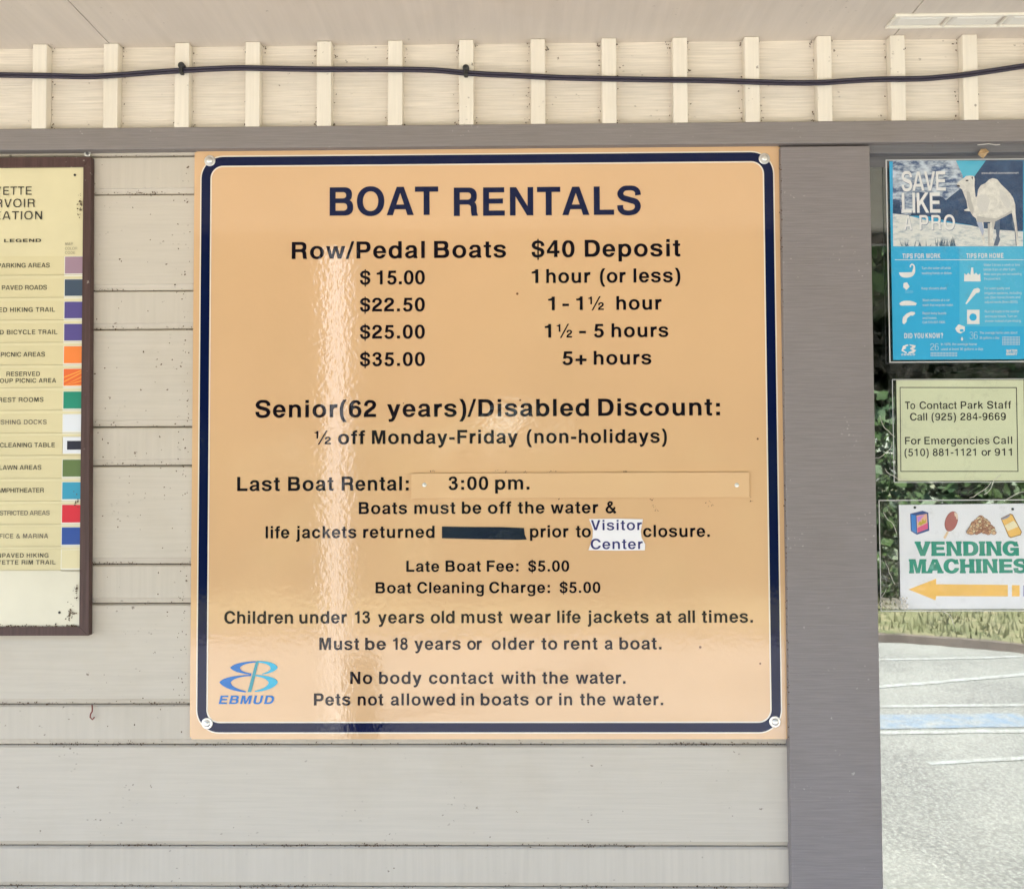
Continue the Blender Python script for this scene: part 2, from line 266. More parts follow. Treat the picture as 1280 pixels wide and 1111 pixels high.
# ------------------------------------------------------------------ lettering
GLYPHS = """A|722|20,0 251,717 179,1 252,-718 -162,0 -46,148 -270,0 -46,-148|264,268 192,0 -94,290 -2,0
B|722|76,0 0,718 393,-1 35,-5 34,-10 28,-14 19,-14 18,-19 17,-27 11,-31 6,-43 -1,-61 -7,-37 -9,-24 -9,-16 -25,-30 10,-5 21,-17 25,-31 18,-41 8,-43 1,-66 -4,-36 -11,-38 -21,-37 -25,-26 -25,-17 -37,-16 -46,-10 -35,-3|226,124 199,0 26,4 25,10 16,12 13,17 8,20 3,18 0,30 -3,18 -8,20 -12,16 -27,18 -31,8 -209,1|226,436 188,0 23,4 17,7 20,17 9,16 4,14 0,42 -4,14 -9,16 -20,17 -31,10 -197,1
C|722|161,59 -23,23 -24,30 -31,53 -13,31 -11,35 -8,36 -6,48 0,88 10,68 8,30 16,43 16,32 19,30 24,30 23,23 22,18 29,19 32,16 30,11 58,12 24,2 58,-1 36,-5 32,-8 30,-11 32,-16 29,-19 22,-18 35,-37 36,-55 22,-51 0,-38 -140,-3 -10,28 -24,40 -25,27 -28,20 -31,13 -33,6 -30,0 -33,-6 -31,-13 -28,-20 -25,-27 -24,-40 -15,-40 -9,-41 -4,-40 1,-61 6,-42 13,-45 13,-29 19,-30 25,-27 23,-17 27,-13 26,-7 46,-2 21,3 31,10 26,15 30,27 14,18 19,33 13,36 137,-6 0,-43 -2,-6 -20,-45 -24,-39 -24,-30 -23,-23 -22,-18 -29,-19 -32,-16 -30,-11 -58,-12 -24,-2 -58,1 -36,5 -32,8 -30,11 -32,16 -29,19
D|722|76,0 0,718 303,0 46,-4 40,-8 46,-16 36,-19 36,-27 39,-43 18,-28 14,-28 21,-64 10,-70 0,-104 -10,-70 -21,-64 -14,-28 -21,-32 -36,-39 -36,-27 -48,-24 -51,-15 -69,-8|226,126 124,0 51,9 34,15 23,16 22,22 17,24 18,39 10,38 5,45 -1,65 -7,44 -12,37 -13,26 -26,34 -36,28 -28,13 -21,6 -36,5 -124,0
E|667|76,0 0,718 532,0 0,-130 -382,0 0,-154 350,0 0,-128 -350,0 0,-176 395,0 0,-130
F|611|76,0 0,718 511,0 0,-130 -361,0 0,-164 314,0 0,-128 -314,0 0,-296
G|778|154,68 -26,28 -18,24 -21,35 -14,30 -21,68 -6,34 -4,46 2,81 5,36 10,43 12,35 16,35 35,54 41,43 51,36 33,16 34,12 35,8 31,4 74,0 31,-4 35,-8 34,-12 33,-16 31,-20 31,-26 39,-45 32,-54 11,-26 0,-43 -141,0 -12,29 -20,31 -22,24 -30,22 -32,14 -38,7 -40,-1 -34,-8 -40,-21 -28,-25 -20,-26 -22,-43 -14,-47 -6,-42 -1,-60 4,-39 10,-44 19,-46 24,-36 25,-25 23,-16 39,-16 31,-5 47,2 27,7 26,12 23,16 19,18 18,23 12,20 12,26 9,29 -172,0 0,122 316,0 0,-384 -100,0 -1,63 -24,-21 -31,-20 -33,-16 -34,-12 -35,-8 -31,-4 -59,-1 -25,2 -45,8 -52,18 -50,28
H|722|71,0 0,718 150,0 0,-284 280,0 0,284 150,0 0,-718 -150,0 0,302 -280,0 0,-302
I|278|64,0 0,718 150,0 0,-718
J|556|83,40 -29,37 -11,21 -11,30 -9,49 -1,85 146,0 0,-47 3,-32 7,-25 15,-26 21,-18 29,-9 20,0 15,3 24,13 14,15 12,22 6,20 3,22 0,10 -3,0 0,508 150,0 0,-526 -3,-31 -7,-33 -11,-30 -11,-21 -29,-37 -38,-29 -24,-12 -23,-8 -48,-9 -60,-1 -55,8 -47,18 -21,13
K|722|76,0 0,718 150,0 0,-293 274,293 190,0 -285,-294 307,-424 -182,0 -226,319 -78,-78 0,-241
L|611|76,0 0,718 150,0 0,-588 357,0 0,-130
M|833|70,0 0,718 222,0 124,-481 125,481 222,0 0,-718 -138,0 0,514 -147,-514 -123,0 -147,514 0,-514
N|722|69,0 0,718 158,-1 284,-478 1,479 142,0 0,-718 -157,1 -285,479 -1,-480
O|778|155,68 -22,23 -21,27 -16,25 -19,38 -14,38 -10,39 -9,75 0,52 3,38 13,66 17,48 14,29 37,55 27,29 22,19 27,19 33,18 35,14 33,9 61,8 71,-2 36,-6 33,-9 58,-26 25,-16 34,-28 22,-23 21,-27 16,-25 19,-38 14,-38 10,-39 9,-75 0,-52 -3,-38 -13,-66 -17,-48 -14,-29 -37,-55 -27,-29 -22,-19 -27,-19 -33,-18 -35,-14 -33,-9 -61,-8 -71,2 -36,6 -33,9 -58,26 -25,16|258,167 31,-28 35,-19 40,-10 40,-1 35,6 36,15 28,20 29,32 24,42 17,52 7,46 1,59 -5,46 -14,52 -16,35 -26,37 -31,28 -35,19 -40,10 -40,1 -35,-6 -36,-15 -28,-20 -29,-32 -24,-42 -17,-52 -7,-46 -1,-59 5,-46 14,-52 16,-35
P|667|76,0 0,718 348,0 24,-2 32,-6 30,-10 32,-17 23,-18 24,-27 21,-37 14,-44 5,-34 1,-65 -6,-49 -14,-44 -21,-37 -24,-27 -23,-18 -32,-17 -34,-11 -52,-7 -198,0 0,-248|226,374 171,0 30,7 23,14 13,14 10,17 6,17 4,25 0,32 -4,25 -9,23 -11,16 -20,17 -12,6 -22,6 -179,1
Q|778|155,68 -22,23 -21,27 -16,25 -19,38 -14,38 -10,39 -9,75 0,52 3,38 13,66 17,48 14,29 37,55 27,29 22,19 27,19 33,18 35,14 33,9 61,8 71,-2 36,-6 33,-9 58,-26 25,-16 34,-28 22,-23 21,-27 16,-25 19,-38 14,-38 8,-30 10,-67 0,-86 -5,-42 -10,-45 -21,-57 -18,-34 -23,-34 81,-67 -83,-89 -87,78 -50,-24 -59,-16 -46,-5 -71,2 -56,11 -48,18 -48,28|258,167 31,-28 35,-19 40,-10 50,0 25,5 19,7 -48,44 77,77 56,-44 19,40 11,37 7,46 1,59 -5,46 -14,52 -16,35 -26,37 -31,28 -35,19 -40,10 -40,1 -35,-6 -36,-15 -28,-20 -29,-32 -24,-42 -17,-52 -7,-46 -1,-59 5,-46 14,-52 16,-35
R|722|76,0 0,718 395,-1 34,-5 41,-13 25,-13 26,-20 21,-24 20,-36 10,-32 6,-46 -1,-62 -8,-44 -19,-44 -27,-35 12,-10 14,-18 11,-21 7,-21 7,-48 7,-136 28,-89 -161,0 -16,87 -8,148 -5,11 -16,21 -23,13 -23,8 -207,0 0,-288|226,412 199,0 23,4 21,9 9,6 16,17 9,18 4,16 0,42 -6,21 -10,17 -22,19 -15,7 -20,5 -208,1
S|667|112,41 -33,38 -17,27 -12,26 -10,40 -3,64 150,8 -1,-59 13,-35 10,-17 8,-7 30,-12 27,-6 41,-4 28,1 35,6 45,15 24,13 14,13 9,17 7,25 1,23 -6,18 -8,13 -12,13 -7,4 -26,10 -79,21 -45,16 -70,19 -44,15 -50,26 -29,25 -19,22 -20,30 -13,29 -8,32 -1,33 6,29 13,30 17,26 40,44 44,34 43,19 49,9 137,2 60,-7 37,-11 25,-12 32,-20 20,-16 25,-26 23,-38 13,-46 7,-60 -144,-20 -3,25 0,45 -14,24 -16,16 -20,11 -35,9 -37,4 -73,-2 -31,-5 -19,-6 -14,-8 -16,-18 -15,-27 -4,-20 13,-23 11,-11 11,-6 31,-11 83,-22 42,-15 66,-16 46,-15 47,-25 30,-27 22,-29 17,-32 11,-31 7,-40 -1,-34 -7,-32 -21,-48 -16,-25 -36,-41 -27,-20 -19,-10 -58,-20 -71,-12 -40,-3 -48,0 -67,8 -33,9 -28,12 -25,16
T|611|231,0 0,588 -217,0 0,130 584,0 0,-130 -217,0 0,-588
U|722|154,44 -31,33 -13,19 -15,29 -12,34 -9,48 -2,26 0,485 150,0 0,-475 4,-28 14,-39 13,-20 15,-16 19,-14 16,-8 23,-7 21,-3 29,0 21,3 23,7 16,8 19,14 15,16 13,20 11,27 7,40 0,475 150,0 -1,-501 -7,-46 -8,-28 -18,-40 -17,-26 -37,-38 -24,-17 -24,-13 -51,-18 -58,-9 -73,-1 -36,3 -38,7 -32,10 -29,13
V|667|252,0 -233,718 161,0 153,-520 2,0 2,6 151,514 160,0 -233,-718
W|944|180,0 -174,718 156,0 99,-498 2,0 2,7 130,491 154,0 132,-498 2,0 101,498 154,0 -174,-718 -156,0 -135,498 -2,0 -2,-7 -133,-491
X|667|14,0 229,364 -1,5 -220,349 182,0 130,-208 131,208 180,0 -222,-351 230,-367 -180,0 -140,224 -143,-224
Y|667|259,0 0,275 -244,443 173,0 147,-285 2,0 12,23 133,262 171,0 -244,-443 0,-275
Z|611|25,0 0,130 11,0 6,7 345,450 -347,1 0,130 540,0 0,-130 -11,0 -5,-6 -341,-452 363,0 0,-130
a|556|82,29 -18,20 -14,22 -11,24 -9,36 0,29 3,16 11,26 15,20 39,33 51,30 26,12 39,9 83,5 59,15 0,54 -7,29 -6,14 -21,10 -29,6 -63,2 -24,-7 -11,-11 -14,-22 0,-39 -3,-22 -132,24 12,56 11,30 13,22 29,30 31,21 34,16 36,8 125,-1 30,-3 25,-7 15,-7 26,-20 24,-28 17,-28 12,-28 8,-30 3,-24 0,-54 -4,-49 0,-168 1,-10 6,0 1,-2 11,-40 13,-14 -6,-5 0,-4 8,-25 -155,0 -13,47 -18,-15 -50,-26 -32,-12 -35,-7 -36,1 -44,9 -41,17|165,118 14,-13 16,-9 10,-3 25,0 36,9 40,20 48,34 1,80 -110,-24 -42,-16 -22,-20 -16,-26 -3,-10 0,-15
b|611|61,0 0,718 140,0 0,-205 33,17 39,12 38,5 38,0 38,-5 34,-10 30,-14 37,-26 23,-23 15,-19 26,-46 18,-55 8,-61 -1,-59 -11,-62 -11,-32 -15,-31 -29,-41 -29,-28 -31,-21 -48,-20 -34,-7 -58,-2 -33,4 -39,11 -30,14 -6,5 -2,0 0,-19|242,133 20,-18 18,-10 20,-6 29,-1 22,5 23,12 20,18 17,24 12,26 9,33 4,32 0,36 -4,32 -9,33 -12,26 -17,24 -20,18 -18,10 -20,6 -29,1 -22,-5 -23,-12 -20,-18 -17,-24 -12,-26 -9,-33 -3,-20 0,-60 4,-25 8,-28 12,-26
p|611|61,-207 0,739 140,0 0,-19 2,0 31,17 39,12 38,5 50,-1 26,-4 39,-12 35,-18 27,-20 23,-23 15,-19 26,-46 14,-39 10,-52 2,-69 -5,-46 -13,-50 -26,-54 -23,-31 -23,-23 -18,-14 -37,-21 -46,-15 -38,-5 -38,0 -27,3 -45,12 -38,19 0,-226|242,133 20,-18 18,-10 20,-6 29,-1 22,5 23,12 20,18 17,24 12,26 9,33 4,32 0,36 -4,32 -9,33 -12,26 -17,24 -20,18 -18,10 -20,6 -29,1 -22,-5 -23,-12 -20,-18 -17,-24 -12,-26 -9,-33 -3,-20 0,-60 4,-25 8,-28 12,-26
d|611|124,40 -23,23 -15,19 -26,46 -14,39 -10,52 -2,69 5,46 13,50 26,54 23,31 23,23 18,14 37,21 46,15 38,5 38,0 27,-3 45,-12 38,-19 0,205 140,0 0,-718 -140,0 0,19 -2,0 -31,-17 -39,-12 -38,-5 -50,1 -26,4 -39,12 -35,18|218,133 20,-18 18,-10 20,-6 29,-1 22,5 23,12 20,18 17,24 12,26 9,33 3,20 0,60 -4,25 -8,28 -12,26 -17,24 -20,18 -18,10 -20,6 -29,1 -22,-5 -23,-12 -20,-18 -17,-24 -12,-26 -9,-33 -4,-32 0,-36 4,-32 9,-33 12,-26
q|611|124,40 -23,23 -15,19 -26,46 -18,55 -8,61 1,59 11,62 11,32 15,31 29,41 29,28 31,21 48,20 34,7 58,2 33,-4 39,-11 30,-14 6,-5 2,0 0,19 140,0 0,-739 -140,0 0,226 -33,-17 -39,-12 -38,-5 -38,0 -38,5 -34,10 -30,14|218,133 20,-18 18,-10 20,-6 29,-1 22,5 23,12 20,18 17,24 12,26 9,33 3,20 0,60 -4,25 -8,28 -12,26 -17,24 -20,18 -18,10 -20,6 -29,1 -22,-5 -23,-12 -20,-18 -17,-24 -12,-26 -9,-33 -4,-32 0,-36 4,-32 9,-33 12,-26
c|556|113,54 -19,21 -17,24 -21,41 -15,49 -7,55 2,68 10,51 10,29 15,31 28,40 36,34 45,27 48,16 45,6 60,-2 51,-12 46,-22 41,-32 28,-33 26,-46 2,-5 0,-49 -123,-3 -4,14 -15,28 -10,13 -25,22 -18,9 -18,5 -29,1 -16,-3 -22,-9 -17,-12 -18,-19 -10,-15 -12,-25 -10,-35 -4,-32 0,-36 8,-49 8,-23 15,-28 10,-13 22,-20 16,-9 23,-7 29,-1 12,2 18,6 16,9 22,20 12,16 13,25 6,19 121,-4 0,-53 -20,-39 -22,-30 -36,-34 -45,-27 -48,-16 -45,-6 -60,2 -51,12 -46,22
e|556|110,45 -32,35 -25,41 -19,51 -10,57 -1,59 8,60 17,52 13,26 17,26 32,35 39,28 49,21 46,9 64,0 46,-9 49,-21 39,-28 24,-25 19,-26 19,-36 12,-33 12,-64 1,-59 -3,-26 -359,0 0,-4 13,-45 23,-39 16,-16 13,-9 19,-8 15,-3 20,0 15,3 28,14 26,27 14,27 146,0 -16,-44 -25,-41 -32,-35 -39,-28 -49,-21 -46,-9 -64,0 -46,9 -49,21|167,312 218,0 -2,16 -9,30 -12,25 -13,19 -20,19 -28,14 -15,3 -20,0 -26,-7 -21,-13 -16,-16 -10,-14 -15,-30 -9,-30
f|333|92,0 0,440 -82,0 0,92 82,0 0,73 10,37 20,30 20,19 22,16 25,11 26,5 37,4 66,-2 0,-114 -50,1 -16,-2 -16,-6 -7,-14 3,-58 80,0 0,-92 -80,0 0,-440
g|611|124,-172 -28,30 -32,43 110,74 7,-7 8,-16 17,-46 13,-6 47,-9 53,-1 43,6 31,11 10,13 10,24 -2,95 -39,-19 -43,-11 -28,-3 -38,0 -28,3 -43,11 -33,15 -34,23 -31,31 -23,33 -18,38 -11,36 -8,59 1,57 7,44 15,46 17,33 26,35 18,18 23,18 36,20 47,15 39,5 38,0 28,-3 43,-11 38,-19 1,19 140,0 0,-573 -5,-44 -15,-38 -16,-22 -21,-21 -28,-21 -32,-17 -45,-11 -85,-2 -94,6 -46,13 -19,10|213,155 17,-17 25,-15 28,-7 22,0 16,3 24,10 13,9 23,25 16,29 11,36 3,20 0,56 -3,20 -9,31 -11,23 -13,19 -17,17 -25,15 -28,7 -22,0 -16,-3 -24,-10 -13,-9 -23,-25 -16,-29 -11,-36 -4,-31 0,-34 4,-31 9,-31 11,-23
n|611|65,0 0,532 138,0 0,-33 2,0 27,21 42,18 36,7 48,1 36,-5 27,-8 32,-16 24,-18 30,-34 17,-30 13,-36 7,-36 2,-22 0,-341 -140,0 0,319 -2,0 -3,36 -6,19 -9,17 -20,22 -23,13 -27,6 -24,0 -21,-4 -29,-15 -20,-22 -14,-32 -5,-40 0,-319
h|611|65,0 0,718 138,0 0,-219 24,18 32,16 27,8 36,5 48,-1 36,-7 33,-13 38,-26 30,-34 17,-30 13,-36 7,-36 2,-22 0,-341 -140,0 0,319 -2,0 -3,36 -6,19 -9,17 -20,22 -23,13 -27,6 -24,0 -21,-4 -29,-15 -20,-22 -14,-32 -5,-40 0,-319
i|278|69,0 0,532 140,0 0,-532|69,596 0,129 140,0 0,-129
l|278|69,0 0,718 140,0 0,-718
j|278|5,-214 -2,108 53,1 16,4 -3,19 0,614 140,0 0,-612 -3,-1 -8,-48 -6,-17 -14,-24 -17,-16 -17,-10 -60,-18|69,596 0,129 140,0 0,-129
k|556|69,0 0,718 140,0 0,-387 159,201 164,0 -164,-183 194,-349 -164,0 -115,254 -74,-81 0,-173
m|889|64,0 0,532 137,0 1,-49 6,9 26,24 37,20 20,6 28,4 32,0 28,-4 20,-6 23,-11 24,-17 27,-30 13,-21 5,-13 19,34 27,30 24,17 23,11 20,6 28,4 32,0 28,-4 20,-6 23,-11 24,-17 21,-22 19,-29 15,-36 9,-39 3,-31 0,-351 -137,0 0,345 -2,17 -7,25 -15,26 -22,19 -16,7 -15,3 -22,0 -15,-3 -25,-13 -20,-23 -8,-16 -6,-20 -3,-22 0,-345 -137,0 0,345 -2,17 -7,25 -15,26 -22,19 -16,7 -15,3 -22,0 -15,-3 -25,-13 -20,-23 -8,-16 -6,-20 -2,-12 0,-355
o|611|123,49 -36,39 -28,48 -18,55 -7,54 1,57 12,62 22,52 30,43 24,24 19,15 46,26 46,15 52,7 63,-2 51,-11 48,-21 41,-29 36,-39 28,-48 18,-55 7,-54 -1,-57 -12,-62 -22,-52 -30,-43 -24,-24 -19,-15 -46,-26 -46,-15 -52,-7 -63,2 -51,11 -48,21|219,135 24,-21 24,-12 27,-6 24,0 27,6 24,12 24,21 15,20 14,28 9,30 5,36 0,34 -5,36 -9,30 -14,28 -15,20 -24,21 -24,12 -27,6 -24,0 -27,-6 -24,-12 -24,-21 -15,-20 -14,-28 -9,-30 -5,-36 0,-34 5,-36 9,-30 14,-28
r|389|64,0 0,532 140,0 1,-15 14,8 28,10 41,9 14,2 71,-2 -1,-140 -60,-2 -27,-6 -18,-8 -18,-13 -19,-20 -13,-21 -13,-31 0,-303
s|556|78,47 -21,22 -16,27 -8,29 -3,42 134,10 -1,-37 9,-18 9,-11 35,-14 39,-7 26,0 25,4 27,8 22,10 15,13 7,18 2,14 -5,17 -7,9 -7,4 -25,9 -52,13 -48,16 -77,21 -43,21 -25,20 -18,18 -20,26 -10,19 -8,28 -1,25 4,20 10,23 14,20 27,27 47,33 29,12 40,7 118,1 43,-6 44,-17 43,-28 20,-20 13,-19 11,-24 14,-49 -128,-30 -4,23 1,23 -14,19 -11,9 -13,6 -48,9 -45,-1 -44,-10 -12,-6 -9,-8 -12,-21 0,-4 13,-17 14,-7 72,-18 39,-13 70,-16 30,-10 36,-19 29,-27 18,-24 11,-20 10,-26 5,-28 -1,-29 -6,-22 -10,-21 -18,-26 -45,-43 -35,-20 -46,-13 -68,-7 -66,1 -57,10 -41,17
t|333|121,23 -12,13 -12,22 -9,42 0,340 -78,0 0,92 78,0 0,144 140,0 0,-144 77,0 0,-92 -77,0 0,-339 37,-2 40,5 4,-48 0,-60 -82,-6 -32,1 -50,16
u|611|134,33 -30,34 -17,30 -13,36 -7,36 -2,22 0,341 140,0 0,-319 2,0 3,-36 6,-19 9,-17 20,-22 23,-13 27,-6 24,0 21,4 29,15 20,22 14,32 5,40 0,319 138,0 0,-532 -138,0 0,33 -2,0 -27,-21 -42,-18 -36,-7 -48,-1 -36,5 -27,8 -32,16
v|556|204,0 -191,532 149,0 115,-370 2,0 6,18 111,352 147,0 -190,-531
w|778|162,0 -152,532 146,0 79,-362 2,0 81,362 142,0 82,-362 2,0 80,362 145,0 -153,-532 -144,0 -82,348 -3,-4 -81,-344
x|556|15,0 180,272 -171,260 166,0 87,-133 2,0 87,133 164,0 -170,-258 181,-274 -166,0 -98,149 -99,-149
y|556|79,-206 -8,112 75,4 23,7 12,15 24,43 8,19 3,16 -12,1 -194,521 151,-1 115,-328 110,329 136,0 12,-4 -169,-509 -27,-69 -30,-56 -23,-33 -28,-30 -24,-18 -19,-10 -41,-10
z|500|20,0 0,112 7,0 3,3 255,304 -253,1 0,112 442,0 0,-112 -9,-2 -250,-306 265,0 0,-112
0|556|135,30 -35,39 -16,25 -15,30 -19,55 -14,75 -4,56 0,71 3,47 11,68 8,30 15,41 15,30 16,25 35,39 32,23 20,10 26,9 45,7 40,0 37,-5 24,-7 30,-14 32,-23 35,-39 16,-25 15,-30 19,-55 14,-75 4,-56 0,-71 -3,-47 -11,-68 -8,-30 -15,-41 -15,-30 -16,-25 -35,-39 -32,-23 -20,-10 -26,-9 -45,-7 -40,0 -37,5 -24,7 -30,14|223,123 21,-19 21,-8 26,0 21,8 21,19 12,18 14,31 11,38 8,48 4,54 0,67 -3,45 -5,37 -10,43 -11,30 -20,34 -21,19 -21,8 -26,0 -21,-8 -21,-19 -12,-18 -14,-31 -11,-38 -8,-48 -4,-54 0,-67 3,-45 5,-37 10,-43 11,-30
1|556|238,0 0,500 -169,0 0,94 82,8 63,29 24,27 0,52 140,0 0,-710
2|556|22,0 1,46 3,23 0,59 7,0 12,49 12,26 12,19 29,34 66,59 79,58 87,69 22,25 13,33 0,21 -3,15 -9,24 -11,14 -21,10 -24,6 -29,3 -26,-1 -20,-4 -13,-6 -13,-12 -14,-20 -9,-23 0,-49 -3,-25 -140,18 5,52 6,34 7,23 13,27 19,26 24,24 26,20 36,20 38,11 25,3 44,0 79,-7 42,-12 21,-11 16,-12 24,-24 25,-34 17,-32 11,-33 3,-18 0,-35 -8,-39 -13,-34 -27,-46 -29,-32 -103,-83 -74,-54 -62,-58 -12,-19 328,0 0,-128
3|556|110,27 -15,15 -20,29 -15,31 -27,73 131,50 8,-24 11,-55 8,-25 19,-13 24,-9 21,-4 19,0 13,3 27,12 21,14 15,14 9,17 8,24 9,40 1,23 -15,40 -9,13 -17,6 -20,3 -92,3 1,28 -25,0 0,105 19,0 -1,11 74,15 25,8 20,10 7,11 5,21 -1,34 -10,25 -10,8 -12,5 -39,9 -35,1 -20,-4 -11,-5 -19,-14 -13,-16 -7,-60 -4,-16 -2,0 -128,34 17,62 12,30 20,31 28,26 50,28 24,9 27,6 55,1 83,-9 36,-12 32,-22 29,-33 24,-42 10,-33 2,-35 -9,-39 -18,-37 -25,-33 -28,-25 30,-17 30,-24 23,-27 16,-30 11,-45 1,-44 -7,-40 -13,-36 -13,-26 -19,-30 -32,-36 -23,-17 -23,-12 -43,-15 -65,-10 -39,0 -29,3 -32,7 -26,9 -22,11
4|556|27,156 0,125 273,427 2,2 146,0 0,-440 78,0 0,-114 -78,0 0,-156 -136,0 0,156|144,270 168,0 0,279
5|556|105,27 -19,20 -17,26 -13,28 -22,59 128,50 9,-24 15,-65 12,-9 28,-12 24,-5 20,0 30,8 21,10 14,9 15,14 14,31 8,46 -2,41 -7,25 -8,17 -19,20 -30,16 -48,13 -27,2 -32,-17 -3,-12 -15,-1 -14,-15 -4,1 -15,15 -80,0 47,380 373,0 0,-124 -252,0 -18,-112 0,-3 34,5 45,-2 59,-13 28,-9 27,-12 23,-15 20,-19 14,-18 15,-24 18,-40 9,-30 6,-39 0,-28 -6,-40 -12,-41 -19,-42 -26,-39 -31,-29 -41,-22 -54,-15 -50,-6 -40,0 -40,5 -50,15 -23,12
6|556|114,35 -22,22 -16,21 -22,42 -8,24 -7,33 -3,53 -5,0 -2,125 8,100 12,65 9,28 12,26 29,42 39,39 45,32 24,11 23,7 42,6 40,0 38,-5 51,-16 28,-16 18,-15 17,-20 14,-22 30,-64 -121,-57 -27,80 -18,9 -27,7 -26,1 -10,-2 -12,-4 -25,-14 -23,-24 -26,-46 -11,-43 30,9 45,6 42,0 45,-6 41,-13 31,-16 26,-19 27,-28 19,-28 17,-37 10,-37 5,-42 0,-42 -6,-47 -12,-40 -14,-29 -24,-34 -36,-33 -43,-24 -29,-10 -28,-6 -29,-3 -42,0 -45,6 -48,16 -24,13|211,123 17,-16 22,-12 22,-5 20,0 16,3 17,7 16,11 16,17 16,28 7,20 6,37 0,30 -4,29 -7,23 -10,21 -12,17 -17,16 -22,12 -22,5 -20,0 -16,-3 -17,-7 -16,-11 -16,-17 -16,-28 -7,-20 -6,-37 0,-30 4,-29 7,-23 10,-21
9|556|109,32 -17,20 -14,22 -30,64 121,57 27,-80 18,-9 27,-7 26,-1 10,2 12,4 25,14 23,24 26,46 11,43 -30,-9 -45,-6 -42,0 -45,6 -41,13 -31,16 -26,19 -27,28 -19,28 -17,37 -10,37 -5,42 0,42 6,47 12,40 14,29 24,34 36,33 43,24 29,10 28,6 29,3 42,0 45,-6 48,-16 24,-13 26,-19 22,-22 16,-21 22,-42 8,-24 7,-33 3,-53 5,0 2,-125 -8,-100 -12,-65 -9,-28 -12,-26 -29,-42 -39,-39 -45,-32 -24,-11 -23,-7 -42,-6 -40,0 -38,5 -51,16 -28,16|203,358 17,-16 22,-12 22,-5 20,0 16,3 17,7 16,11 16,17 16,28 7,20 6,37 0,30 -4,29 -7,23 -10,21 -12,17 -17,16 -22,12 -22,5 -20,0 -16,-3 -17,-7 -16,-11 -16,-17 -16,-28 -7,-20 -6,-37 0,-30 4,-29 7,-23 10,-21
7|556|162,0 5,95 7,64 17,92 16,60 20,55 30,63 41,73 41,66 -314,0 0,130 503,0 0,-130 -23,0 -3,-4 -34,-65 -34,-55 -33,-60 -32,-67 -22,-60 -17,-67 -10,-55 -7,-63 -4,-72
8|556|97,43 -29,33 -19,34 -12,37 -5,36 2,54 6,28 9,25 15,28 20,26 21,20 21,14 -22,23 -15,21 -14,29 -8,29 -3,24 1,43 6,30 14,34 27,37 36,29 42,20 47,11 60,2 56,-9 43,-17 24,-15 18,-15 21,-24 17,-29 9,-24 6,-30 0,-54 -10,-42 -22,-41 -29,-32 29,-21 29,-33 19,-34 12,-37 5,-36 -2,-54 -11,-43 -13,-28 -26,-36 -21,-20 -22,-16 -50,-24 -57,-13 -65,-2 -60,9 -28,9 -32,15|197,130 18,-16 16,-9 35,-9 24,0 21,4 22,9 17,12 16,18 9,16 9,35 0,24 -4,21 -9,22 -12,17 -18,16 -16,9 -35,9 -24,0 -21,-4 -22,-9 -17,-12 -16,-18 -9,-16 -9,-35 0,-24 4,-21 9,-22|214,465 24,-20 30,-9 20,0 15,3 27,14 12,12 9,14 9,32 0,22 -3,16 -6,16 -9,14 -24,20 -30,9 -20,0 -15,-3 -27,-14 -12,-12 -9,-14 -9,-32 0,-22 3,-16 6,-16
$|556|101,28 -23,23 -13,17 -17,28 -11,24 -11,43 -2,63 134,7 0,-59 10,-32 11,-22 6,-5 26,-11 39,-7 0,202 -77,26 -44,19 -34,23 -19,19 -17,22 -23,45 -6,20 -4,28 0,17 5,28 16,38 24,36 22,25 22,20 22,15 22,10 24,7 36,5 31,1 0,72 56,0 0,-72 45,-3 48,-12 35,-18 32,-25 28,-32 20,-37 9,-33 8,-66 -132,-15 -1,68 -14,27 -16,17 -13,7 -26,7 -23,2 0,-167 93,-30 43,-21 30,-25 27,-37 14,-30 10,-34 4,-28 0,-30 -4,-25 -9,-30 -19,-40 -19,-28 -15,-17 -34,-26 -52,-22 -43,-10 -26,-3 0,-97 -56,0 0,94 -41,2 -48,10 -26,10|306,102 16,4 34,16 19,16 7,13 8,29 1,31 -5,18 -14,23 -23,13 -43,14|178,473 8,-7 14,-7 50,-16 0,147 -31,-5 -17,-6 -7,-4 -16,-19 -11,-22 -6,-21 3,-19
.|278|64,0 0,146 150,0 0,-146
,|278|64,-168 0,68 66,40 8,53 0,7 -74,0 0,146 150,0 0,-177 -33,-78
:|333|92,0 0,146 150,0 0,-146|92,366 0,146 150,0 0,-146
;|333|92,0 0,146 150,0 0,-146|92,366 0,146 150,0 0,-146
(|333|180,-208 -56,82 -32,59 -20,55 -15,59 -15,90 -7,96 1,88 9,95 15,81 11,42 16,46 16,34 20,34 55,79 2,2 130,-1 -63,-110 -28,-57 -19,-50 -12,-47 -8,-50 -7,-107 0,-93 3,-66 7,-63 10,-51 13,-43 23,-55 81,-149
)|333|23,-208 81,149 29,73 10,38 9,52 8,115 0,93 -3,66 -6,56 -12,61 -11,36 -18,44 -30,59 -57,99 130,1 57,-81 30,-54 22,-60 15,-60 14,-87 7,-97 -1,-87 -9,-94 -14,-76 -13,-50 -14,-41 -21,-44 -17,-29 -55,-81
/|278|-33,-19 236,754 1,2 107,0 -236,-754 -1,-2
-|333|27,212 0,124 279,0 0,-124
+|584|229,0 0,190 -189,0 0,126 189,0 0,190 126,0 0,-190 189,0 0,-126 -189,0 0,-190
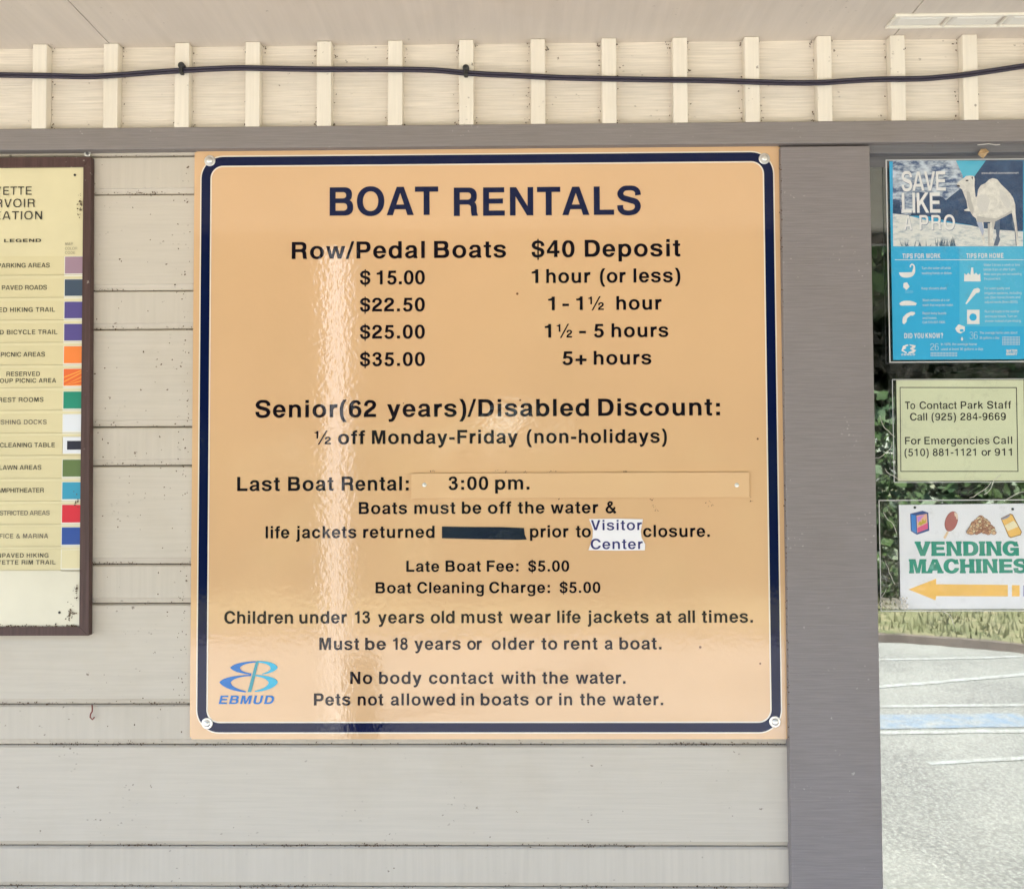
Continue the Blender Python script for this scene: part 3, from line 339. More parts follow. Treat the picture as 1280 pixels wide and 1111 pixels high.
&|722|124,40 -33,39 -26,48 -11,30 -6,25 -3,22 0,29 5,28 9,25 14,27 23,33 50,56 22,17 31,17 -32,54 -14,41 -2,15 1,29 7,26 8,17 26,37 30,29 22,16 21,10 20,6 29,4 48,-4 46,-15 24,-13 17,-13 22,-28 11,-34 1,-42 -7,-36 -16,-39 -18,-25 -20,-20 -49,-37 -2,-4 130,-130 3,1 16,34 24,74 110,-38 -31,-95 -38,-71 83,-87 37,-46 -89,-71 -69,0 -56,84 -40,-29 -48,-26 -57,-20 -39,-6 -47,1 -55,11 -50,21|208,137 17,-13 28,-12 29,-6 22,0 23,5 24,9 34,18 34,25 -112,130 -33,42 -5,3 -9,-6 -36,-33 -14,-20 -13,-27 -6,-25 0,-38 6,-29|303,499 3,-2 19,15 36,35 8,21 0,25 -11,9 -21,9 -20,0 -11,-3 -14,-13 -12,-27 -1,-18 6,-18
?|611|233,0 0,146 146,0 0,-146|240,222 10,80 14,47 24,38 21,21 51,39 26,35 18,38 0,25 -4,16 -6,11 -10,8 -19,10 -25,9 -37,7 -30,0 -18,-4 -23,-14 -15,-15 -13,-19 -7,-72 -3,-16 -4,0 -133,28 15,77 18,46 21,30 16,16 27,21 53,28 44,12 57,2 87,-13 47,-15 21,-11 19,-14 21,-22 22,-32 14,-29 10,-33 3,-21 -1,-32 -6,-26 -13,-31 -23,-37 -38,-49 -24,-23 -46,-30 -13,-11 -7,-24 -9,-75
½|834|200,-19 367,733 73,1 -367,-733|512,0 3,72 4,1 8,32 13,22 14,16 43,38 40,28 11,11 40,30 9,11 7,17 -2,26 -4,10 -6,7 -23,9 -33,2 -16,-4 -6,-4 -12,-15 -5,-11 -1,-44 -78,9 -1,9 5,37 13,33 10,13 27,24 27,14 23,5 40,0 38,-4 21,-6 18,-11 28,-31 16,-34 3,-12 0,-28 -9,-32 -14,-26 -19,-22 -66,-53 -7,-3 -32,-25 -3,-5 -25,-21 -8,-13 183,0 0,-72|143,300 0,280 -94,0 0,53 46,4 35,16 13,15 0,30 79,0 0,-398"""
GLY = {}
for ln in GLYPHS.split('\n'):
    if not ln: continue
    ch = ln[0]; q = ln[2:].split('|'); cs = []
    for s in q[1:]:
        if not s: continue
        x = y = 0; c = []
        for pr in s.split(' '):
            a, b = pr.split(','); x += int(a); y += int(b); c.append((x, y))
        cs.append(c)
    GLY[ch] = (int(q[0]), cs)
CAPH = 718.0
def fat(c, ox, oy):
    n = len(c); out = []
    for i in range(n):
        p0, p1, p2 = c[i - 1], c[i], c[(i + 1) % n]
        d1 = (p1[0] - p0[0], p1[1] - p0[1]); d2 = (p2[0] - p1[0], p2[1] - p1[1])
        l1 = math.hypot(*d1) or 1; l2 = math.hypot(*d2) or 1
        n1 = (-d1[1] / l1, d1[0] / l1); n2 = (-d2[1] / l2, d2[0] / l2)
        k = 1 + n1[0] * n2[0] + n1[1] * n2[1]; k = max(k, .45)
        out.append((p1[0] + ox * (n1[0] + n2[0]) / k, p1[1] + oy * (n1[1] + n2[1]) / k))
    return out
def word_contours(txt, x0, x1, z, cap, ox=0, oy=0, wide=1.0, ital=0.0):
    """contours in world x,z so the word runs exactly from x0 to x1 with cap height cap"""
    sc = cap / (CAPH + 2 * oy)
    pen = 0; items = []
    for ch in txt:
        if ch == ' ': pen += 278; items.append(None); continue
        a, cs = GLY[ch]
        cs2 = [[(x * wide, y) for x, y in c] for c in cs]
        cs2 = [fat(c, ox, oy) for c in cs2]
        if ital: cs2 = [[(x + ital * y, y) for x, y in c] for c in cs2]
        items.append((pen, cs2)); pen += a * wide + ox * 1.2
    it = [i for i in items if i]
    def ext(tr, s=1.0):
        xs = [s * (p + tr * k + x) for k, i in enumerate(items) if i for p, cs in (i,) for c in cs for x, y in c]
        return min(xs), max(xs)
    want = (x1 - x0) / sc; a, b = ext(0); n = len(items) - 1
    sx = 1.0
    if n == 0: sx = want / (b - a); tr = 0
    else:
        tr = (want - (b - a)) / n
        lim = 42
        if abs(tr) > lim:                      # too far for tracking alone: widen the letters as well
            tr = math.copysign(lim, tr); a, b = ext(tr); sx = want / (b - a)
    a, b = ext(tr, sx)
    out = []
    for k, i in enumerate(items):
        if not i: continue
        for c in i[1]: out.append([(x0 + (sx * (i[0] + tr * k + x) - a) * sc, z + (y + oy) * sc) for x, y in c])
    return out
def fill(name, contours, Y, mat, parent, dim=None):
    off = wloc(parent)
    cu = bpy.data.curves.new('tmp', 'CURVE'); cu.dimensions = '2D'; cu.fill_mode = 'BOTH'
    for c in contours:
        s = cu.splines.new('POLY'); s.points.add(len(c) - 1); s.use_cyclic_u = True
        for p, (x, z) in zip(s.points, c): p.co = ((x - off.x) * 100, (z - off.z) * 100, 0, 1)
    o = bpy.data.objects.new('tmp', cu)
    me = bpy.data.meshes.new_from_object(o)
    bpy.data.objects.remove(o); bpy.data.curves.remove(cu)
    for v in me.vertices: v.co = (v.co.x / 100, Y - off.y, v.co.y / 100)
    me.name = name
    me.materials.clear()
    return obj_from(name, me, mat, parent)
def lettering(words, base, cap, Y, mat, parent, name='lettering', **k):
    """words: (text, x0 px, x1 px); base: baseline px ; cap: cap height px"""
    zs = [P((a + b) / 2, base, Y).z for t, a, b in words]; z = sum(zs) / len(zs)
    groups = []; last = None
    for t, a, b in words:                      # runs set far apart become pieces of their own
        c = P(a, base, Y); h = P(a, base - cap, Y).z - c.z
        if last is None or a - last > 25: groups.append([])
        groups[-1] += word_contours(t, c.x, P(b, base, Y).x, z, h, **k); last = b
    for cs in groups: o = fill(name, cs, Y, mat, parent)
    return o
def poly(name, pts, Y, mat, parent):       # pts in photo px on plane Y
    q = [P(x, y, Y) for x, y in pts]
    return fill(name, [[(v.x, v.z) for v in q]], Y, mat, parent)
def polys(name, lst, Y, mat, parent):
    return fill(name, [[(P(x, y, Y).x, P(x, y, Y).z) for x, y in pts] for pts in lst], Y, mat, parent)
def rectpx(x0, y0, x1, y1): return [(x0, y0), (x1, y0), (x1, y1), (x0, y1)]
def ell(cx, cy, rx, ry, n=20, rot=0, a0=0, a1=360):
    o = []
    for i in range(n):
        t = R(a0 + (a1 - a0) * i / (n if a1 - a0 == 360 else n - 1)); x, y = rx * math.cos(t), ry * math.sin(t)
        o.append((cx + x * math.cos(R(rot)) - y * math.sin(R(rot)), cy + x * math.sin(R(rot)) + y * math.cos(R(rot))))
    return o

# =================================================================== STRUCTURE: ground, lot, building
def asphalt():
    m, nt, bs = newmat('worn_asphalt')
    a = noise(nt, coords(nt), 55, 3, .7); b = noise(nt, coords(nt, 1, 1, 1, (4, 4, 0)), 1.2, 4, .6)
    v = voro(nt, coords(nt), 70)
    c = mixc(nt, ramp(nt, a, .35, .65), (0.20, 0.185, 0.165), (0.46, 0.44, 0.40))
    c = mixc(nt, ramp(nt, v.outputs[0], .15, .75), c, (0.17, 0.16, 0.145))
    c = mixc(nt, mul(nt, ramp(nt, b, .4, .7), .35), c, (0.42, 0.40, 0.35))
    nt.links.new(c, bs.inputs['Base Color']); bs.inputs['Roughness'].default_value = .9
    bump(nt, a, bs, .6, .006); return m
def grassm():
    m, nt, bs = newmat('dry_grass_ground')
    a = noise(nt, coords(nt), 3, 5, .7)
    nt.links.new(mixc(nt, ramp(nt, a, .35, .65), (0.11, 0.125, 0.05), (0.27, 0.23, 0.13)), bs.inputs['Base Color'])
    bs.inputs['Roughness'].default_value = .95; return m
def sheet(name, pts, z, mat, label=None):
    o = mesh(name, [(x, y, z) for x, y in pts], [list(range(len(pts)))], mat); tag(o, kind='structure'); return o
sheet('ground', [(-200, -200), (200, -200), (200, 200), (-200, 200)], -0.06, grassm())
lot_edge = [(-30, -6.9), (-6, -6.9), (0, -6.95), (2.8, -6.85), (3.9, -6.6), (4.6, -6.2), (5.4, -5.3), (6.6, -3.9), (9, -2.6), (24, -2.2)]
M['asphalt'] = asphalt()
sheet('parking_lot', lot_edge + [(24, -1.15), (-30, -1.15)], 0.0, M['asphalt'])
walkm = plain('concrete_walk', (0.33, 0.31, 0.28), .9, var=.15, bumps=.3, bscale=60)
box('pavement', -30, 24, -1.15, 0.05, -0.05, 0.10, walkm); tag(bpy.data.objects['pavement'], kind='structure')
def worn_paint(name, c, lo, hi):
    m, nt, bs = newmat(name)
    n = noise(nt, coords(nt), 9, 5, .75); k = noise(nt, coords(nt), 55, 3, .7)
    base = mixc(nt, ramp(nt, k, .35, .65), (0.20, 0.185, 0.165), (0.46, 0.44, 0.40))
    nt.links.new(mixc(nt, ramp(nt, n, lo, hi), base, c), bs.inputs['Base Color']); bs.inputs['Roughness'].default_value = .85; return m
paintw = worn_paint('road_paint_white', (0.42, 0.42, 0.405), .42, .66)
paintb = worn_paint('road_paint_blue', (0.185, 0.235, 0.30), .33, .62)
def stripe(a, b, wd, z, m, nm='painted_line'):
    a, b = Vector(a), Vector(b); d = (b - a).normalized(); n = Vector((-d.y, d.x)) * wd / 2
    sheet(nm, [tuple(a + n), tuple(a - n), tuple(b - n), tuple(b + n)][::-1], z, m)
stripe((1.9, -4.04), (3.6, -4.12), .30, .004, paintb, 'blue_marking')
stripe((1.2, -3.80), (6.0, -3.97), .06, .004, paintw); stripe((1.2, -4.36), (6.0, -4.58), .06, .004, paintw)
stripe((2.3, -4.75), (5.0, -5.6), .07, .004, paintw); stripe((1.5, -5.7), (4.6, -6.0), .06, .004, paintw)
stripe((2.6, -3.30), (5.4, -3.74), .05, .004, paintw)
stripe((-4.5, -3.3), (-4.5, -6.6), .1, .004, paintw); stripe((-7.2, -3.3), (-7.2, -6.6), .1, .004, paintw)
# kerb along the lot edge
kv = []; kf = []
for i, (x, y) in enumerate(lot_edge):
    for dy, z in ((0, 0), (0, .07), (-.08, .075), (-.08, -.05)): kv.append((x, y + dy * (1 if i < 5 else 1.0), z))
for i in range(len(lot_edge) - 1):
    for k in range(3): kf.append((i * 4 + k, i * 4 + k + 1, i * 4 + 5 + k, i * 4 + 4 + k))
kerb = mesh('kerb', kv, kf, plain('weathered_kerb', (0.15, 0.115, 0.095), .9, var=.3, bscale=20)); tag(kerb, kind='structure')
# grass bank behind the kerb
bank_v = []; bank_f = []
nx, ny = 60, 14
for j in range(ny):
    for i in range(nx):
        x = -24 + 48 * i / (nx - 1); ye = -6.9
        for a, b in zip(lot_edge, lot_edge[1:]):
            if a[0] <= x <= b[0]: ye = a[1] + (b[1] - a[1]) * (x - a[0]) / (b[0] - a[0])
        y = ye - .08 - j * .9
        bank_v.append((x, y, .06 + .02 * j + .035 * max(0, j - 3) ** 1.3 * .5 + mnoise.noise(Vector((x, y, 0)) * .8) * .05))
for j in range(ny - 1):
    for i in range(nx - 1): bank_f.append((j * nx + i, (j + 1) * nx + i, (j + 1) * nx + i + 1, j * nx + i + 1))
bank = mesh('grass_bank', bank_v, bank_f, grassm(), smooth=True); tag(bank, kind='structure')
rnd = random.Random(3)
gv = []; gf = []
for k in range(9000):
    x = rnd.uniform(-6, 10); j = rnd.uniform(0, 3.4); ye = -6.9
    for a, b in zip(lot_edge, lot_edge[1:]):
        if a[0] <= x <= b[0]: ye = a[1] + (b[1] - a[1]) * (x - a[0]) / (b[0] - a[0])
    y = ye - .12 - j * .9; z = .05 + .02 * j; h = rnd.uniform(.04, .12); a = rnd.uniform(0, 6.28); n = len(gv)
    dx, dy = math.cos(a) * .012, math.sin(a) * .012
    gv += [(x - dx, y - dy, z), (x + dx, y + dy, z), (x + rnd.uniform(-.04, .04), y + rnd.uniform(-.04, .04), z + h)]; gf.append((n, n + 1, n + 2))
gb = mesh('grass', gv, gf, plain('grass_blade', (0.17, 0.165, 0.08), .8, var=.4, bscale=8))
tag(gb, 'short dry grass on the bank beyond the parking lot', kind='stuff')

# ---- building
X0, X1, YB = -7.0, 9.0, 5.5
zsof = P(640, 55.0, 0).z
bld = root('building', (0, 0, 0), 'cream board-sided building with taupe beam and post, battened frieze and painted soffit', 'building')
wall = bpy.data.objects.new('wall', None); COL.objects.link(wall); wall.parent = bld
# siding rows, measured pairs: (bottom edge of board above, dark joint)
pairs = [(193.5, 195), (235.3, 242.2), (355, 362.8), (404, 411), (525, 533), (574, 581.6), (697, 705), (746.9, 754.3), (873, 880.4), (923, 931), (1050.7, 1057.4), (1101.5, 1108.5)]
rows = [(P(180, a, 0).z, P(180, b, 0).z) for a, b in pairs]
zb, zj = rows[-1]; per = rows[-2][1] - rows[-4][1]
base = [(a, b) for a, b in rows]
k = 2
ext = []
za, zb_ = rows[-2], rows[-1]
while zb_[1] > .2:
    za, zb_ = (za[0] + per, za[1] + per), (zb_[0] + per, zb_[1] + per)
    ext += [za, zb_]
rows += [e for e in ext if e[1] > .14]
xs0 = X0; xs1 = P(979, 600, 0).x
tops = [P(180, 186.5, 0).z - .0] + [j for b, j in rows]
for i, (b, j) in enumerate(rows):
    zt = tops[i] + (.02 if i == 0 else 0)
    jit = random.uniform(-.0006, .0006)
    g = .0011
    # profile y,z: top lip, face, bevel to the joint
    prof = [(.004 + jit, zt - g * .9), (jit, zt - g - .0022), (jit, b), (.0018 + jit, b - .0009), (.0052, j + .0006), (.02, j + .0006), (.02, zt - g * .9)]
    bmx = bmesh.new()
    xsx = [xs0, -3.2 if i % 3 else -2.6, xs1]
    ends = [[bmx.verts.new((x, y, z + 0.0)) for y, z in prof] for x in (xs0, xs1)]
    n = len(prof)
    for q in range(n): bmx.faces.new((ends[0][q], ends[0][(q + 1) % n], ends[1][(q + 1) % n], ends[1][q]))
    bmx.faces.new(ends[0][::-1]); bmx.faces.new(ends[1])
    bmobj('siding_board', bmx, M['siding'] if (i % 2) == 0 else M['siding2'], wall)
box('backing', X0, xs1, .0205, .08, .1, zsof + .1, M['gap'], wall)
# frieze panel, beam, post
zbt = P(640, 155.2, -.017).z; zbb = P(640, 182.3, -.017).z
YF = 0.0
box('frieze_panel', X0, X1, YF, .02, zbt - .005, zsof, M['frieze'], wall)
box('beam', X0, P(1279, 170, -.017).x + 2.2, -.017, .02, zbb, zbt, M['taupe'], wall, bev=.0015)
bc = [39.5 + 9.5, 138, 227, 315.5, 404.8, 493.8, 582.8, 672.5, 761.5, 850.5, 940.5, 1031, 1123, 1213.5]
b0 = P(bc[0], 110, -.016).x; sp = (P(bc[-1], 105, -.016).x - b0) / (len(bc) - 1)
bx = [P(p, 105, -.016).x for p in bc] + [b0 - sp * q for q in range(1, 9)] + [b0 + sp * (len(bc) - 1 + q) for q in range(1, 9)]
proto = None
for x in bx:
    if proto is None:
        bmx = bmesh.new(); bm_box(bmx, -.0113, .0113, -.016, 0.0, zbt, zsof - .0005, .0012)
        proto = bmobj('batten', bmx, M['batten'], wall); proto.location = (x, 0, 0)
    else:
        o = proto.copy(); COL.objects.link(o); o.parent = wall; o.location = (x, 0, 0); o.rotation_euler = (0, random.uniform(-.004, .004) , 0)
        # rotation about a far pivot would shift it, so keep it plumb
        o.rotation_euler = (0, 0, 0)
px0 = P(978.5, 500, -.006).x; px1 = P(1087.5, 190, -.022).x + .0005
zpt = P(1030, 182.5, -.012).z
box('post', px0 + .0, P(1095.8, 640, -.014).x, -.014, .03, .1, zpt - .001, M['taupe_v'], wall, bev=.0018)
px1 = P(1095.8, 640, -.014).x
# end walls, back wall, inner side
wm = plain('plain_wall_paint', (0.5, 0.46, 0.38), .8)
box('end_wall', X0 - .1, X0, 0, YB, .1, 2.4, wm, bld); box('end_wall', X1, X1 + .1, 0, YB, .1, 2.4, wm, bld)
box('back_wall', X0, X1, YB, YB + .1, .1, 2.4, wm, bld)
dark = plain('dark_interior', (0.05, 0.055, 0.06), .8)
box('inner_wall', px1 - .10, px1 - .02, .085, YB, .1, 2.4, dark, bld)
box('inner_floor', px1 - .02, X1, .085, YB, .05, .12, dark, bld)
box('inner_ceiling', X0, X1, .085, YB, 2.3, 2.34, dark, bld)
# window: head, sill, jambs, pane
win = bpy.data.objects.new('window', None); COL.objects.link(win); win.parent = bld
wx1 = px1 + 1.25
zh0 = P(1180, 207, .004).z
YG = .012
box('head_rail', px1, wx1 + .1, -.006, .03, P(1180, 191, -.006).z, zbb + .004, M['winframe'], win, bev=.001)
box('head_stop', px1, wx1, .0100, .03, P(1180, 208, .010).z, P(1180, 190, .010).z, M['winframe'], win, bev=.001)
box('sill', px1, wx1 + .1, -.02, .06, .62, .70, M['winframe'], win, bev=.002)
box('jamb', wx1, wx1 + .1, -.012, .06, .70, zbb, M['winframe'], win, bev=.002)
box('apron_wall', px1, X1, -.002, .08, .1, .62, M['siding'], wall)
box('side_wall', wx1 + .1, X1, -.002, .08, .62, zbt, M['siding'], wall)
gm, gt, bs = newmat('window_glass')
gt.nodes.remove(bs); out = gt.nodes['Material Output']
tr = N(gt, "ShaderNodeBsdfTransparent"); tr.inputs[0].default_value = (.55, .62, .60, 1)
gl = N(gt, "ShaderNodeBsdfGlossy"); gl.inputs['Roughness'].default_value = .012; gl.inputs[0].default_value = (.97, 1.0, .96, 1)
df = N(gt, "ShaderNodeBsdfDiffuse"); df.inputs[0].default_value = (.6, .58, .52, 1)
gb_ = N(gt, "ShaderNodeBump"); gb_.inputs['Strength'].default_value = .06; gb_.inputs['Distance'].default_value = .0012
gt.links.new(noise(gt, coords(gt, 1, 1, 1), 7, 2), gb_.inputs['Height']); gt.links.new(gb_.outputs[0], gl.inputs['Normal'])
m1 = N(gt, "ShaderNodeMixShader"); m1.inputs[0].default_value = GLASSR
gt.links.new(tr.outputs[0], m1.inputs[1]); gt.links.new(gl.outputs[0], m1.inputs[2])
m2 = N(gt, "ShaderNodeMixShader"); dn = noise(gt, coords(gt, 1, 1, 1), 45, 5, .75)
gt.links.new(mul(gt, ramp(gt, dn, .45, .85), .16), m2.inputs[0]); gt.links.new(m1.outputs[0], m2.inputs[1]); gt.links.new(df.outputs[0], m2.inputs[2])
gt.links.new(m2.outputs[0], out.inputs[0])
box('pane', px1 + .0, wx1, YG, YG + .005, .70, zh0 + .002, gm, win)
# soffit and roof
OV = 1.10
jx = S(138, 56, zsof).x
sx = [jx - 1.22 * q for q in range(5, 0, -1)] + [jx, jx + 1.22, jx + 2.44, jx + 3.66, jx + 4.88, X1 + .4]
sx = [X0 - .4] + [s for s in sx if s > X0]
for a, b in zip(sx, sx[1:]):
    box('soffit_panel', a + .0008, b - .0008, -OV, -.0005 + .02, zsof, zsof + .012, M['soffit'], bld)
box('fascia_board', X0 - .4, X1 + .4, -OV - .025, -OV - .0005, zsof - .03, zsof + .14, M['taupe'], bld, bev=.002)
rm = plain('roof_shingle', (0.12, 0.10, 0.09), .95, var=.3, bscale=20)
mesh('roof', [(X0 - .4, -OV - .06, zsof + .142), (X1 + .4, -OV - .06, zsof + .142), (X1 + .4, 2.8, zsof + 1.25), (X0 - .4, 2.8, zsof + 1.25), (X0 - .4, YB + .6, zsof + .142), (X1 + .4, YB + .6, zsof + .142),
              (X0 - .4, -OV - .03, zsof + .10), (X1 + .4, -OV - .03, zsof + .10), (X0 - .4, YB + .6, zsof + .10), (X1 + .4, YB + .6, zsof + .10)],
     [(0, 1, 2, 3), (3, 2, 5, 4), (6, 8, 9, 7), (0, 6, 7, 1), (4, 5, 9, 8), (0, 3, 4, 8, 6), (1, 7, 9, 5, 2)], rm, bld)

# ---- soffit vent (shallow tray strip upper right)
zz = zsof
def sp3(px, py, z): v = S(px, py, z); return (v.x, v.y)
xl, yb_ = sp3(1106.5, 33.5, zz); xr_, yf = sp3(1121, 17.5, zz)
ventm = painted('vent_cream', (0.80, 0.75, 0.64), grain='x', var=.05, speck=.5)
vent = root('soffit_vent', (xl, yb_, zz), 'shallow cream strip vent with recessed trays on the soffit at upper right', 'vent')
L = .42
xs = [xl, xl + L]
bmx = bmesh.new()
bm_box(bmx, xl, xl + L, yf, yf + .004, zz - .004, zz, .0005)
bm_box(bmx, xl, xl + L, yb_ - .004, yb_, zz - .004, zz, .0005)
ntray = 5; tw = L / ntray
for q in range(ntray + 1):
    bm_box(bmx, xl + q * tw - (.002 if 0 < q < ntray else (-.0002 if q == 0 else .004)), xl + q * tw + (.002 if 0 < q < ntray else (.004 if q == 0 else -.0002)), yf + .004, yb_ - .004, zz - .0035, zz - .0002, .0004)
bmobj('frame', bmx, ventm, vent)
trm = painted('vent_tray_paint', (0.80, 0.77, 0.68), grain='x', var=.04, speck=.6)
for q in range(ntray):
    a, b = xl + q * tw + .0055, xl + (q + 1) * tw - .0055
    bmx = bmesh.new()
    t = bmesh.ops.create_cube(bmx, size=1.0)
    for v in bmx.verts:
        top = v.co.z > 0
        v.co = Vector(((a + b) / 2 + v.co.x * ((b - a) - (.0 if top else .012)), (yf + yb_) / 2 + v.co.y * ((yb_ - yf - .010) - (0 if top else .008)), zz - (.0002 if top else .0032)))
    bmobj('tray', bmx, trm, vent)

# =================================================================== BOAT RENTAL SIGN
YS = -.004                                  # face of the sign
c = [P(242.2, 188.3, YS), P(974.2, 182.2, YS), P(987.6, 923.8, YS), P(238.2, 923.3, YS)]
xa = (c[0].x + c[3].x) / 2; xb = (c[1].x + c[2].x) / 2; zt = (c[0].z + c[1].z) / 2; zb = (c[2].z + c[3].z) / 2
sign = root('sign', (xa, YS, zb), 'large square tan boat rental sign with navy border, bolted to the siding', 'sign')
bmx = bmesh.new(); bm_box(bmx, xa, xb, YS, -.0008, zb, zt)
es = [e for e in bmx.edges if abs(e.verts[0].co.y - e.verts[1].co.y) > .001]
bmesh.ops.bevel(bmx, geom=es, offset=.003, segments=3, affect='EDGES')
bmobj('panel', bmx, M['sign'], sign)
def rrect(x0, z0, x1, z1, r, n=10):
    o = []
    for cx, cz, a in ((x1 - r, z1 - r, 0), (x0 + r, z1 - r, 90), (x0 + r, z0 + r, 180), (x1 - r, z0 + r, 270)):
        for i in range(n + 1):
            t = R(a + 90 * i / n); o.append((cx + r * math.cos(t), cz + r * math.sin(t)))
    return o
bo = (P(249.3, 560, YS).x, P(610, 914.8, YS).z, P(971.3, 560, YS).x, P(610, 193.6, YS).z)
bw = .0140
def ring(name, d0, d1, r, Y, mat):
    o = rrect(bo[0] + d0, bo[1] + d0, bo[2] - d0, bo[3] - d0, r); i = rrect(bo[0] + d1, bo[1] + d1, bo[2] - d1, bo[3] - d1, max(.002, r - (d1 - d0)))
    fill(name, [o, i[::-1]], Y, mat, sign)
ring('border', 0, bw, .034, YS - .0004, M['navy'])
ring('border_edge', -.0019, -.0001, .036, YS - .0003, M['pinstripe']); ring('border_edge', bw + .0001, bw + .0021, .0199, YS - .0003, M['pinstripe'])
YL = YS - .0005
def sl_(words, base, cap, mat='black', **k): lettering(words, base, cap, YL, M[mat], sign, **k)
sl_([('BOAT', 412, 547.8)], 269.3, 35.4, 'navy'); sl_([('RENTALS', 567.3, 801.4)], 269.3, 35.4, 'navy')
sl_([('Row/Pedal', 364.7, 531), ('Boats', 542.6, 632.6), ('$40', 664.6, 718.2), ('Deposit', 731, 850.5)], 322, 21.2)
sl_([('$', 450, 463), ('15.00', 470.7, 531)], 355.6, 17.6)
for t, b in (('$22.50', 389.3), ('$25.00', 423.2), ('$35.00', 457.4)): sl_([(t, 450, 531)], b, 17.3)
sl_([('1', 664.6, 673), ('hour', 682.9, 738), ('(or', 750, 782.2), ('less)', 792, 850.5)], 353.5, 17.4)
sl_([('1', 685.3, 693.5), ('-', 703, 711.2), ('1½', 720.4, 754.8), ('hour', 770.6, 827)], 387.6, 17.2)
sl_([('1½', 681, 715.2), ('-', 724, 732.5), ('5', 742.3, 754.8), ('hours', 764.5, 835.5)], 421.7, 17.2)
sl_([('5+', 703, 733.2), ('hours', 742.3, 814.2)], 455.8, 17.2)
sl_([('Senior(62', 319.3, 470.1), ('years)/Disabled', 483.8, 736.2), ('Discount:', 747.8, 900.1)], 520.5, 21.4)
sl_([('½', 393, 413.4), ('off', 422.6, 456.1), ('Monday-Friday', 464.9, 647.2), ('(non-holidays)', 658.5, 833.7)], 554.6, 17)
sl_([('Last', 296.4, 349.7), ('Boat', 360.1, 416.8), ('Rental:', 427.1, 510.9)], 613.3, 17.6)
sl_([('Boats', 448.5, 508.8), ('must', 517.9, 569.1), ('be', 577.3, 601.7), ('off', 609.8, 639), ('the', 647.2, 680.7), ('water', 688.4, 747.8), ('&', 757, 770.6)], 641.8, 15)
sl_([('life', 332, 361.6), ('jackets', 370.2, 445.4), ('returned', 454, 543.2), ('prior', 662.5, 710.6), ('to', 719.7, 738.6), ('closure.', 804, 887.3)], 671.8, 15)
sl_([('Late', 507.9, 549), ('Boat', 557, 601), ('Fee:', 608.5, 648.1), ('$5.00', 660.3, 711.5)], 714.2, 13.8)
sl_([('Boat', 469.5, 514), ('Cleaning', 521.6, 604.8), ('Charge:', 611.6, 687.4), ('$5.00', 699.6, 750.5)], 741, 13.8)
sl_([('Children', 280.3, 366.2), ('under', 374.1, 433.5), ('13', 443.3, 462.5), ('years', 472.2, 530.1), ('old', 538.4, 568.2), ('must', 576.7, 628), ('wear', 637.2, 688.4), ('life', 696.6, 725.8), ('jackets', 734.7, 810.9), ('at', 820, 839.2), ('all', 847.7, 868.7), ('times.', 877.3, 941.3)], 778.5, 15.4)
sl_([('Must', 399.1, 448.8), ('be', 456.4, 482.3), ('18', 491.1, 509.7), ('years', 517.9, 575.8), ('or', 584, 602.3), ('older', 614.6, 668), ('to', 676.8, 696.6), ('rent', 705.1, 746.9), ('a', 756, 766), ('boat.', 774.3, 827)], 811.7, 15.2)
sl_([('No', 437.8, 465.2), ('body', 473.8, 527), ('contact', 536.2, 616.6), ('with', 626.5, 669.2), ('the', 677.7, 710.6), ('water.', 719.7, 781.9)], 854.3, 15.2)
sl_([('Pets', 392.4, 438.1), ('not', 447.2, 479), ('allowed', 488.4, 568.8), ('in', 576.7, 592.6), ('boats', 600.8, 661), ('or', 669.5, 690.5), ('in', 699, 715.2), ('the', 725, 757), ('water.', 766, 829.1)], 881.2, 15)
# blacked-out word
bar = [(552.4, 657.8), (580, 658.4), (625, 658.6), (655, 659.8), (656, 668), (658.5, 674.2), (645, 674.5), (600, 673.8), (552.4, 672.6)]
q = [P(x, y, YL) for x, y in bar]
prism('tape_strip', [(v.x, v.z) for v in q][::-1], YL - .0003, YL + .0003, M['tape'], sign)
# corner bolts
for x, y in ((262.6, 201.4), (955.2, 198.8), (259.2, 903.6), (968.4, 901.6)):
    p = P(x, y, YS); b = bpy.data.objects.new('bolt', None); COL.objects.link(b); b.parent = sign; b.location = p - wloc(sign)
    bmx = bmesh.new(); lathe(bmx, [(.0086, .0), (.0086, .0014), (.0078, .0020), (.0056, .0021)], p, seg=28); bmobj('washer', bmx, M['bolt'], b)
    bmx = bmesh.new(); lathe(bmx, [(.0056, .0020), (.0054, .0030), (.0050, .0042), (.0038, .0052), (.0018, .0057)], p, seg=28); bmobj('bolt_head', bmx, M['bolt'], b, smooth=True)
